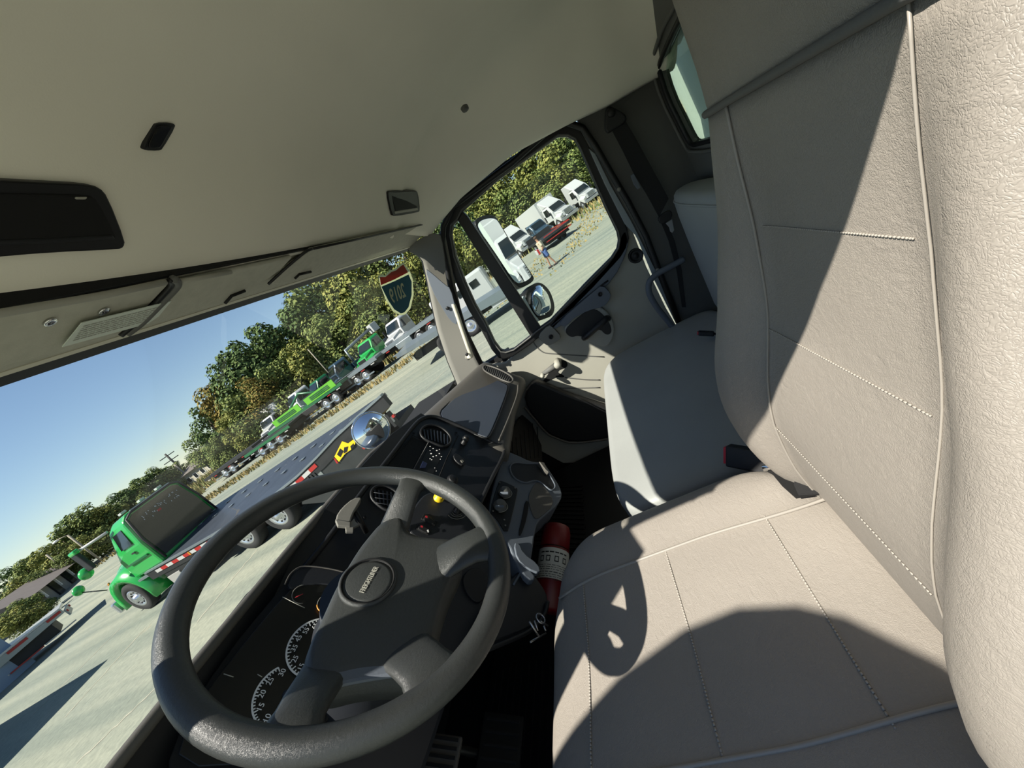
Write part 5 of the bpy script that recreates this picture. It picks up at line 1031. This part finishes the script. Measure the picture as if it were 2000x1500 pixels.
# deck and its side
NE = [(13.6, -1.40), (11.5, -1.46), (9.6, -1.50), (8.4, -1.45), (7.4, -1.36), (6.63, -1.24), (5.93, -1.10), (5.2, -1.0), (4.45, -.905)]
FE = [(13.6, -1.27), (11.5, -1.27), (9.6, -1.26), (8.4, -1.26), (7.4, -1.25), (6.9, -1.24), (6.5, -1.23), (6.2, -1.23), (5.95, -1.225)]
XN, XF = 6.28, 8.6
LB(T).loft([[V((XN + .06, a_, b_)), V((XF, c_, d_)), V((XF, c_, d_ - .10)), V((XN + .06, a_, b_ - .12))] for (a_, b_), (c_, d_) in zip(NE, FE)], sm=False).o('deck', m_deck, gt)
for k in range(9):
    a_ = 12.8 - .75 * k
    for f in (.55, .78): LB(T).box((XN + 2.3 * f, a_, lerp([(p[0], p[1]) for p in NE[::-1]], a_) * (1 - f) + -1.26 * f + .015), (.10, .16, .012)).o('key_slot', m_silver, gt)
LB(T).loft([[V((XN - .02, a_, b_ + .02)), V((XN + .08, a_, b_ + .02)), V((XN + .08, a_, b_ - .02)), V((XN - .02, a_, b_ - .02))] for a_, b_ in NE], sm=False).o('deck_rail', m_silver, gt)
def zn(y_): return lerp([(p[0], p[1]) for p in NE[::-1]], y_)
LB(T).loft([[V((XN, a_, b_ - .02)), V((XN + .12, a_, b_ - .02)), V((XN + .12, a_, b_ - .26)), V((XN, a_, b_ - .26))] for a_, b_ in NE], sm=False).o('side_channel', m_frame, gt)
tape(T, gt, XN - .004, 13.2, 6.75, 0, .085, 26, zf=lambda y_: zn(y_) - .06)
for yy in (9.55, 11.7): LB(T).box((XN - .02, yy, zn(yy) - .10), (.02, .06, .10)).o('marker_lamp', m_amb, gt)
LB(T).prism([ax(u, v, XN + .02) for u, v in ((746, 776), (655, 860), (622, 900), (590, 935), (590, 985), (700, 975), (742, 905), (746, 860), (738, 820))], (.10, 0, 0)).o('tail_side', mat('worn black body', (52, 56, 56), .6, var=(3, .2)), gt)
LB(T).box((7.4, 9.2, -1.85), (.9, 8.2, .35)).o('chassis', m_frame, gt); LB(T).box((6.72, 10.0, -1.80), (.06, 5.0, .62)).o('inner_skirt', m_frame, gt)
LB(T).box((6.36, 12.5, -1.85), (.12, 1.25, .70)).o('frame_box', m_frame, gt); LB(T).box((6.30, 12.85, -1.98), (.05, .55, .36)).o('step_plate', mat('white step plate', (196, 194, 190), .5), gt, bevel=.01)
LB(T).box((6.30, 12.9, -2.22), (.10, .5, .06)).o('step', m_tw, gt)
LB(T).box((6.33, 11.35, -1.72), (.06, .35, .45)).o('tool_rack', m_blt, gt, bevel=.01)
LB(T).box((6.31, 7.05, -1.62), (.05, .50, .34)).o('control_box', mat('grey control box', (150, 158, 156), .5), gt, bevel=.01); LB(T).box((6.27, 7.0, -1.78), (.03, .45, .06)).o('control_shelf', m_tw, gt)
for k in range(3): LB(T).box((6.27, 7.15 - .1 * k, -1.58), (.02, .03, .20)).o('control_lever', m_frame, gt)
for yy in (8.75, 10.03):
    wheel(T, (6.50, yy, -1.90), gt, .45, .30, -1, 28); wheel(T, (8.35, yy, -1.90), gt, .45, .30, 1, 18, detail=False)
    LB(T).tube([(6.34, yy + .43 * cos(t_), -1.90 + .42 * sin(t_)) for t_ in [.3 + k * .21 for k in range(13)]], .018, 6).o('fender_rim', m_silver, gt)
# lettered decal on the tail side, only an abstract yellow mark is readable in the photo
PT = PL((XN + .0, 5.8, -1.5), (-1, 0, 0))
PT.plate('decal_back', [(653, 892), (668, 862), (680, 866), (692, 857), (694, 866), (686, 878), (674, 886), (662, 902)], m_yellow, gt, t=.004, off=.004, it=0, bevel=0)
for p_ in ([(658, 888), (664, 876), (671, 881), (665, 893)], [(672, 874), (680, 872), (678, 882), (671, 886)], [(684, 872), (690, 866), (692, 872), (686, 878)]): PT.plate('decal_letter', p_, m_void, gt, t=.004, off=.008, bevel=0)
PT.plate('decal_red', [(651, 894), (655, 896), (661, 905), (657, 905)], m_tr, gt, t=.004, off=.006, bevel=0)
PT.plate('side_reflector', [(707, 875), (714, 868), (718, 872), (711, 878)], m_tr, gt, t=.004, off=.004, bevel=0)
LB(T).box(ax(744, 800, 6.45), (.30, .22, .16)).o('tail_winch', mat('brown rusty steel', (130, 110, 60), .7), gt, bevel=.02); LB(T).box(ax(766, 818, 6.40), (.16, .06, .30)).o('tail_bar', m_frame, gt); LB(T).box(ax(765, 820, 6.36), (.06, .05, .12)).o('tail_plate', m_tw, gt); LB(T).box(ax(769, 812, 6.36), (.06, .05, .05)).o('tail_lamp', m_tr, gt); LB(T).tube([ax(744, 800, 6.5), ax(766, 818, 6.5), ax(742, 860, 6.5)], .03, 6).o('tow_arm', m_frame, gt)
# ---------------------------------------------------------------- second deck right beside our truck, seen over the dash
sd2 = root('spare_deck', (5.2, 3.4, GZ), 'low dark steel deck lying on the gravel just beyond the dash', 'flatbed deck')
ZD = -2.05
dk = [az(u, v, ZD) for u, v in ((858, 772), (873, 768), (800, 860), (742, 935), (700, 960), (745, 872), (762, 848), (800, 815))]
MB().prism(dk, (0, 0, -.12)).o('deck_sheet', m_deck, sd2, bevel=.01)
MB().prism([dk[0] + V((0, 0, .03)), dk[7] + V((0, 0, .03)), dk[7] + V((.05, .06, .03)), dk[0] + V((.05, .06, .03))], (0, 0, -.1)).o('edge_rail', m_silver, sd2)
c_ = sum(dk, V()) / len(dk)
for k in (0, 2, 5, 6): p_ = dk[k].lerp(c_, .15); MB().box((p_.x, p_.y, (ZD - .12 + GZ) / 2), (.12, .12, ZD - .12 - GZ)).o('support_block', m_frame, sd2)
for u, v in ((812, 808), (832, 792), (785, 838)): MB().box(az(u, v, ZD + .01), (.08, .08, .03)).o('tie_down', m_silver, sd2)
# ---------------------------------------------------------------- white flatbed trailer at the lower left, and its out-of-view twin whose shade shows
def flatbed(x, y, L, h, lbl, nm='flatbed_trailer'):
    T = Matrix.Translation((x, y, GZ)) @ Matrix.Rotation(h, 4, 'Z'); e = root(nm, (x, y, GZ), lbl, 'trailer')      # origin at rear near corner, +y towards its front
    LB(T).box((1.2, L / 2, 1.02), (2.4, L, .10)).o('deck', m_wpt, e, bevel=.01)
    LB(T).prism([(0, 0, 1.0), (0, 0, .80), (0, 2.5, .66), (0, L, .66), (0, L, 1.0)], (.06, 0, 0)).o('side_rail', mat('galvanised rail', (196, 204, 204), .4, .3), e)
    for a_, b_ in ((.05, .5), (1.1, 1.7)): LB(T).box((-.012, (a_ + b_) / 2, .93), (.02, b_ - a_, .10)).o('red_reflector', m_tr, e)
    for k in range(5): LB(T).box((-.012, 3.2 + 1.7 * k, .86), (.02, .75, .06)).o('rail_slot', m_frame, e)
    for k in range(8): LB(T).box((-.012, 2.6 + 1.1 * k, .74), (.02, .12, .08)).o('rail_hook', m_frame, e)
    LB(T).box((1.2, L / 2 + .2, .50), (2.0, L - .6, .42)).o('under_frame', m_frame, e)
    for k in range(7): LB(T).box((.02, .5 + 1.05 * k, .28), (.03, 1.02, .05)).o('skirt_strip', m_tw if k % 2 == 0 else m_tr, e)
    for yy in (4.7, 5.8):
        for xx, sd_ in ((.15, -1), (2.25, 1)): wheel(T, (xx, yy, .45), e, .45, .28, sd_, 18, detail=False)
    LB(T).box((1.2, -.03, .72), (2.2, .06, .3)).o('tail_board', m_silver, e)
    for xx in (.2, 2.2): LB(T).box((xx, -.08, .78), (.2, .04, .1)).o('tail_light', m_tr, e)
    return e
flatbed(8.75, 24.6, 13, radians(66), 'white topped flatbed trailer with red reflectors at the lower left')
pB = az(214, 1285, GZ); T = LT(pB.x - 2.13, pB.y + 1.79, radians(6)); bx_ = root('box_trailer', (pB.x - 3.4, pB.y + 4, GZ), 'tall white box trailer outside the left edge of the picture, throwing a pointed shadow', 'trailer')
LB(T).box((-1.25, 3.5, 2.1), (2.5, 7, 2.2)).o('box_body', m_wpt, bx_, bevel=.03); LB(T).box((-1.25, 3.5, .85), (1.2, 6.6, .3)).o('frame', m_frame, bx_)
for yy in (4.5, 5.6):
    for xx, sd_ in ((-.2, 1), (-2.3, -1)): wheel(T, (xx, yy, .48), bx_, .48, .3, sd_, 14, detail=False)
# ---------------------------------------------------------------- row of haulers
def longbed(x, y0, y1, lbl, paint, rail, wheels, extra=None, zt=1.15, w_=2.4, tank=None):
    T = Matrix.Translation((x, y0, GZ)); e = root('hauler_bed', (x, y0, GZ), lbl, 'truck body'); L = y1 - y0
    LB(T).box((w_ / 2, L / 2, zt), (w_, L, .16)).o('deck', paint, e); LB(T).box((0, L / 2, zt - .04), (.06, L, .20)).o('side_rail', rail, e)
    LB(T).box((w_ / 2, L / 2, zt - .32), (1.0, L * .96, .36)).o('frame', m_frame, e)
    if tank: LB(T).box((.2, L * tank[0], zt - .33), (.5, L * tank[1], .42)).o('tool_box', m_silver if tank[2] else m_frame, e, bevel=.03)
    LB(T).box((.02, L / 2, .42), (.04, L * .7, .10)).o('side_guard', m_silver, e)
    for k in range(int(L)): LB(T).box((-.03, .5 + k, zt - .22), (.03, .35, .06)).o('reflector', m_tr if k % 2 else m_tw, e)
    for f in wheels: wheel(T, (.18, L * f, .48), e, .48, .3, -1, 18, detail=False); wheel(T, (w_ - .18, L * f, .48), e, .48, .3, 1, 12, detail=False)
    if extra: extra(T, e, L)
    return e
def y_at(u, v, x): return ax(u, v, x).y
longbed(26.5, y_at(862, 600, 26.5), y_at(752, 712, 26.5), 'silver decked hauler bed nearest the right pillar in the parked row', m_silver, m_silver, (.25, .42), tank=(.62, .22, 1))
longbed(25.5, y_at(748, 716, 25.5), y_at(662, 800, 25.5), 'silver decked hauler bed in the middle of the parked row', m_silver, m_silver, (.30, .46), tank=(.66, .25, 1))
def lime(T, e, L):
    for a_, b_ in ((.05, .42), (.50, .86)):
        LB(T).prism([(-.05, L * a_, 1.22), (-.05, L * b_, 1.22), (-.05, L * b_, 1.72), (-.05, L * a_, 1.76)], (.06, 0, 0)).o('lime_sign', m_lime, e)
        for k in range(3): LB(T).box((-.08, L * (a_ + b_) / 2, 1.38 + .11 * k), (.02, L * .24, .04)).o('sign_line', m_gdk, e)
    LB(T).tube([(1.2, L * .3, 1.3), (1.2, L * .55, 2.3), (1.2, L * .8, 1.5)], .09, 6).o('loader_arm', m_gdk, e)
longbed(24.5, y_at(690, 775, 24.5), y_at(560, 885, 24.5), 'dark green long hauler bed carrying two lime green sign boards', m_gdk, m_gdk, (.15, .27, .8), extra=lime, tank=(.5, .3, 0))
longbed(22.8, y_at(600, 868, 22.8), y_at(512, 925, 22.8), 'black lowboy bed with green fenders and pinkish reflectors in the parked row', m_frame, m_gdk, (.3, .5, .7), zt=.9)
longbed(25.5, y_at(520, 900, 25.5), y_at(425, 962, 25.5), 'black sloping tail trailer at the left end of the parked row', m_frame, m_frame, (.5, .65), zt=1.0)
def at33(u, v, x): p = ax(u, v, x); return p.x, p.y
x_, y_ = at33(775, 665, 31); cabtruck(x_, y_, radians(75), m_wpt, 'white truck cab behind the silver hauler beds nearest the pillar', 'trucks behind the hauler row')
x_, y_ = at33(722, 705, 32); cabtruck(x_, y_, radians(80), m_grn, 'bright green truck cab with sun glare behind the silver hauler beds', 'trucks behind the hauler row')
x_, y_ = at33(660, 758, 32); cabtruck(x_, y_, radians(60), m_blt, 'grey blue boom truck with white bucket behind the silver beds', 'trucks behind the hauler row', body='crane')
x_, y_ = at33(628, 790, 30); cabtruck(x_, y_, radians(70), m_gdk, 'dark green truck cab behind the lime green sign boards', 'trucks behind the hauler row', s=.9)
x_, y_ = at33(585, 815, 30); cabtruck(x_, y_, radians(70), m_wpt, 'white and green truck cab left of the lime green sign boards', 'trucks behind the hauler row')
x_, y_ = at33(530, 845, 31); cabtruck(x_, y_, radians(100), m_wpt, 'white truck with green box side at the left of the parked row', 'trucks behind the hauler row', body='box', s=.85)
x_, y_ = at33(488, 872, 33)
sk_ = root('skid_loader', (x_, y_, GZ), 'small black and white skid loader left of the parked trucks', 'loader'); T = LT(x_, y_, radians(80))
LB(T).box((0, 0, 1.1), (1.6, 2.0, 1.0)).o('body', m_frame, sk_, bevel=.08); LB(T).box((0, .1, 2.0), (1.4, 1.3, .9)).o('cage', m_twin, sk_, bevel=.05); LB(T).box((0, 0, 2.5), (1.5, 1.6, .08)).o('roof', m_wpt, sk_)
for sx in (-1, 1): LB(T).tube([(sx * .8, -1.0, 1.8), (sx * .8, 1.2, 1.2), (sx * .8, 1.7, .5)], .09, 6).o('lift_arm', m_wpt, sk_)
for sx in (-1, 1):
    for yy in (-.6, .6): wheel(T, (sx * .8, yy, .42), sk_, .42, .3, sx, 14, detail=False)
# ---------------------------------------------------------------- vehicles in the passenger window
p_ = ax(1148, 382, 52); cabtruck(p_.x, p_.y, radians(115), m_wpt, 'white truck with roof fairing furthest right in the passenger window', 'white trucks in the passenger window', sleeper=True)
p_ = ax(1098, 410, 48); cabtruck(p_.x, p_.y, radians(122), m_wpt, 'large white truck with dark grille in the middle of the passenger window', 'white trucks in the passenger window', sleeper=True, body='box', s=1.05)
p_ = ax(1022, 470, 44); cabtruck(p_.x, p_.y, radians(122), m_wpt, 'white truck just right of the tall side mirror', 'white trucks in the passenger window', sleeper=True)
p_ = ax(1052, 436, 43); cabtruck(p_.x, p_.y, radians(118), m_blt, 'slate blue truck cab between two white trucks in the passenger window', 'white trucks in the passenger window', s=.85)
p_ = ax(1075, 468, 33)
bt = root('black_trailer', (p_.x, p_.y, GZ), 'low black trailer with pink red stripes parked on the gravel behind the walking person', 'trailer'); T = LT(p_.x, p_.y, radians(112))
LB(T).box((0, 0, .85), (2.4, 4.6, .14)).o('deck', m_frame, bt); LB(T).box((0, 0, .55), (1.8, 4.2, .36)).o('frame', m_void, bt)
for z_ in (.62, 1.0): LB(T).box((-1.22, 0, z_), (.03, 4.4, .06)).o('red_stripe', m_tr, bt); LB(T).box((0, 2.32, z_), (2.2, .03, .06)).o('red_stripe', m_tr, bt)
LB(T).box((0, -2.2, 1.15), (2.3, .08, .45)).o('headboard', m_frame, bt)
for sx in (-1, 1):
    for yy in (-.9, .3): wheel(T, (sx * 1.0, yy, .42), bt, .42, .25, sx, 14, detail=False)
p_ = ax(944, 575, 16)
ws = root('white_tilt_bed', (p_.x, p_.y, GZ), 'white tilted flatbed tail with dark shade seen through the quarter window', 'truck body'); T = LT(p_.x, p_.y, radians(12))
LB(T).prism([(0, -1.6, .9), (0, 4.5, 1.25), (0, 4.5, 1.10), (0, -1.6, .5)], (2.3, 0, 0)).o('deck', m_silver, ws); LB(T).box((.4, -.4, .62), (.7, .8, .30)).o('tool_box', m_wpt, ws, bevel=.02)
LB(T).box((1.1, 1.6, .62), (.9, 5, .3)).o('frame', m_frame, ws)
for yy in (1.2, 2.4): wheel(T, (.2, yy, .45), ws, .45, .28, -1, 18, detail=False)
p_ = ax(921, 535, 22); wv = root('white_van', (p_.x, p_.y, GZ), 'white van body with dark marks behind the tilted bed in the quarter window', 'van'); T = LT(p_.x, p_.y, radians(10))
LB(T).box((1.0, 1.2, 1.25), (2.0, 3.6, 1.7)).o('body', m_wpt, wv, bevel=.15)
for k in range(3): LB(T).box((-.01, .2 + .9 * k, 1.5), (.02, .5, .4)).o('window_pane', m_twin, wv)
for yy in (0, 2.4): wheel(T, (.1, yy, .36), wv, .36, .25, -1, 14, detail=False)
cabtruck(3.5, -12, radians(4), m_wpt, 'white box truck behind us, showing only in the tall side mirror', body='box')
# ---------------------------------------------------------------- the person walking
ft = az(1081, 520, GZ); hd_h = 1.70
pe_ = root('person', ft, 'person walking on gravel in cream shirt and blue shorts carrying a red and white bundle', 'person')
fx = V((-.25, .97, 0)).normalized(); sx_ = V((fx.y, -fx.x, 0))      # walks towards the truck row
def B(f, s, z): return ft + fx * f + sx_ * s + V((0, 0, z))
me = bpy.data.meshes.new('body'); vs = [B(0, 0, .92), B(0, 0, 1.12), B(.01, 0, 1.34), B(.02, 0, 1.46), B(.03, 0, 1.52), B(.04, 0, 1.62),
      B(0, .09, .90), B(.06, .10, .48), B(.10, .10, .08), B(.20, .10, .03), B(0, -.09, .90), B(-.05, -.10, .50), B(-.17, -.10, .12), B(-.08, -.10, .04),
      B(.01, .17, 1.38), B(.03, .23, 1.12), B(.14, .22, .95), B(.17, .21, .89), B(.01, -.17, 1.38), B(-.02, -.23, 1.12), B(.08, -.20, .98), B(.13, -.17, .95)]
es = [(0, 1), (1, 2), (2, 3), (3, 4), (4, 5), (0, 6), (6, 7), (7, 8), (8, 9), (0, 10), (10, 11), (11, 12), (12, 13), (2, 14), (14, 15), (15, 16), (16, 17), (2, 18), (18, 19), (19, 20), (20, 21)]
rad = [.14, .13, .15, .06, .055, .10, .085, .055, .04, .035, .085, .055, .04, .035, .06, .042, .032, .035, .06, .042, .032, .035]
me.from_pydata([tuple(v - ft) for v in vs], es, []); ob = bpy.data.objects.new('body', me); COL.objects.link(ob); ob.parent = pe_
k_ = ob.modifiers.new('k', 'SKIN'); sv = me.skin_vertices
if not sv: bpy.context.view_layer.objects.active = ob; bpy.ops.object.modifier_remove(modifier='k') ; k_ = ob.modifiers.new('k', 'SKIN')
for i, r_ in enumerate(rad): me.skin_vertices[0].data[i].radius = (r_, r_)
me.skin_vertices[0].data[0].use_root = True; k_.use_smooth_shade = True; q = ob.modifiers.new('s', 'SUBSURF'); q.levels = q.render_levels = 1
m_skin = mat('skin', (196, 146, 118), .6); me.materials.append(m_skin)
def seg(nm, pts, rr_, m): return MB().tube(spline(pts, 4), .1, 10, rr=None if not rr_ else [rr_[0] + (rr_[1] - rr_[0]) * i / (4 * (len(pts) - 1)) for i in range(4 * (len(pts) - 1) + 1)]).o(nm, m, pe_)
m_shirt = mat('cream shirt', (226, 214, 186), .8); m_jean = mat('blue shorts', (86, 116, 178), .8)
seg('shirt', [B(0, 0, .98), B(0, 0, 1.2), B(.01, 0, 1.40)], (.17, .175), m_shirt); seg('shirt_sleeve', [B(.01, .15, 1.40), B(.03, .24, 1.16)], (.08, .065), m_shirt); seg('shirt_sleeve', [B(.01, -.15, 1.40), B(-.02, -.24, 1.16)], (.08, .065), m_shirt)
seg('shorts', [B(0, 0, 1.0), B(0, 0, .88)], (.175, .17), m_jean); seg('shorts_leg', [B(0, .09, .92), B(.05, .10, .58)], (.115, .09), m_jean); seg('shorts_leg', [B(0, -.09, .92), B(-.04, -.10, .58)], (.115, .09), m_jean)
MB().lathe(B(.03, 0, 1.60), (0, 0, 1), [(.04, -.02), (.085, 0), (.105, .04), (.10, .08), (.06, .115), (0, .125)], 16).o('hair', mat('brown hair', (88, 64, 48), .8), pe_)
for s_ in (.10, -.10): MB().box(B(.13 if s_ > 0 else -.13, s_, .045), (.11, .26, .09), Matrix.Rotation(.25, 3, 'Z')).o('shoe', mat('dark shoe', (60, 56, 60), .7), pe_, bevel=.03)
bd_ = tag(MB().box(B(.26, .05, 1.0), (.34, .26, .26), Matrix.Rotation(.3, 3, 'Z')).o('carried_bundle', m_tw, None, bevel=.04, base=B(.26, .05, .87)), 'red and white bundle held in front of the walking person', 'bundle')
MB().box(B(.27, .05, 1.0), (.35, .10, .27), Matrix.Rotation(.3, 3, 'Z')).o('red_band', m_tr, bd_)
for s_ in (.16, -.12):
    h0 = B(.17, s_, .92)
    for k in range(4): MB().tube([h0, h0 + fx * .04 + sx_ * (.012 * (k - 1.5)), h0 + fx * (.075 - .006 * abs(k - 1.2)) + sx_ * (.014 * (k - 1.5)) - V((0, 0, .015))], .008, 5).o('finger', m_skin, pe_)
    MB().tube([h0, h0 + fx * .03 + V((0, 0, .04))], .009, 5).o('thumb', m_skin, pe_)
# ================================================================ lift everything onto the yard level
for o in list(sc.objects):
    if o.parent is None and o.type in ('MESH', 'EMPTY'): o.location.z += H
    if '_b' in o: del o['_b']
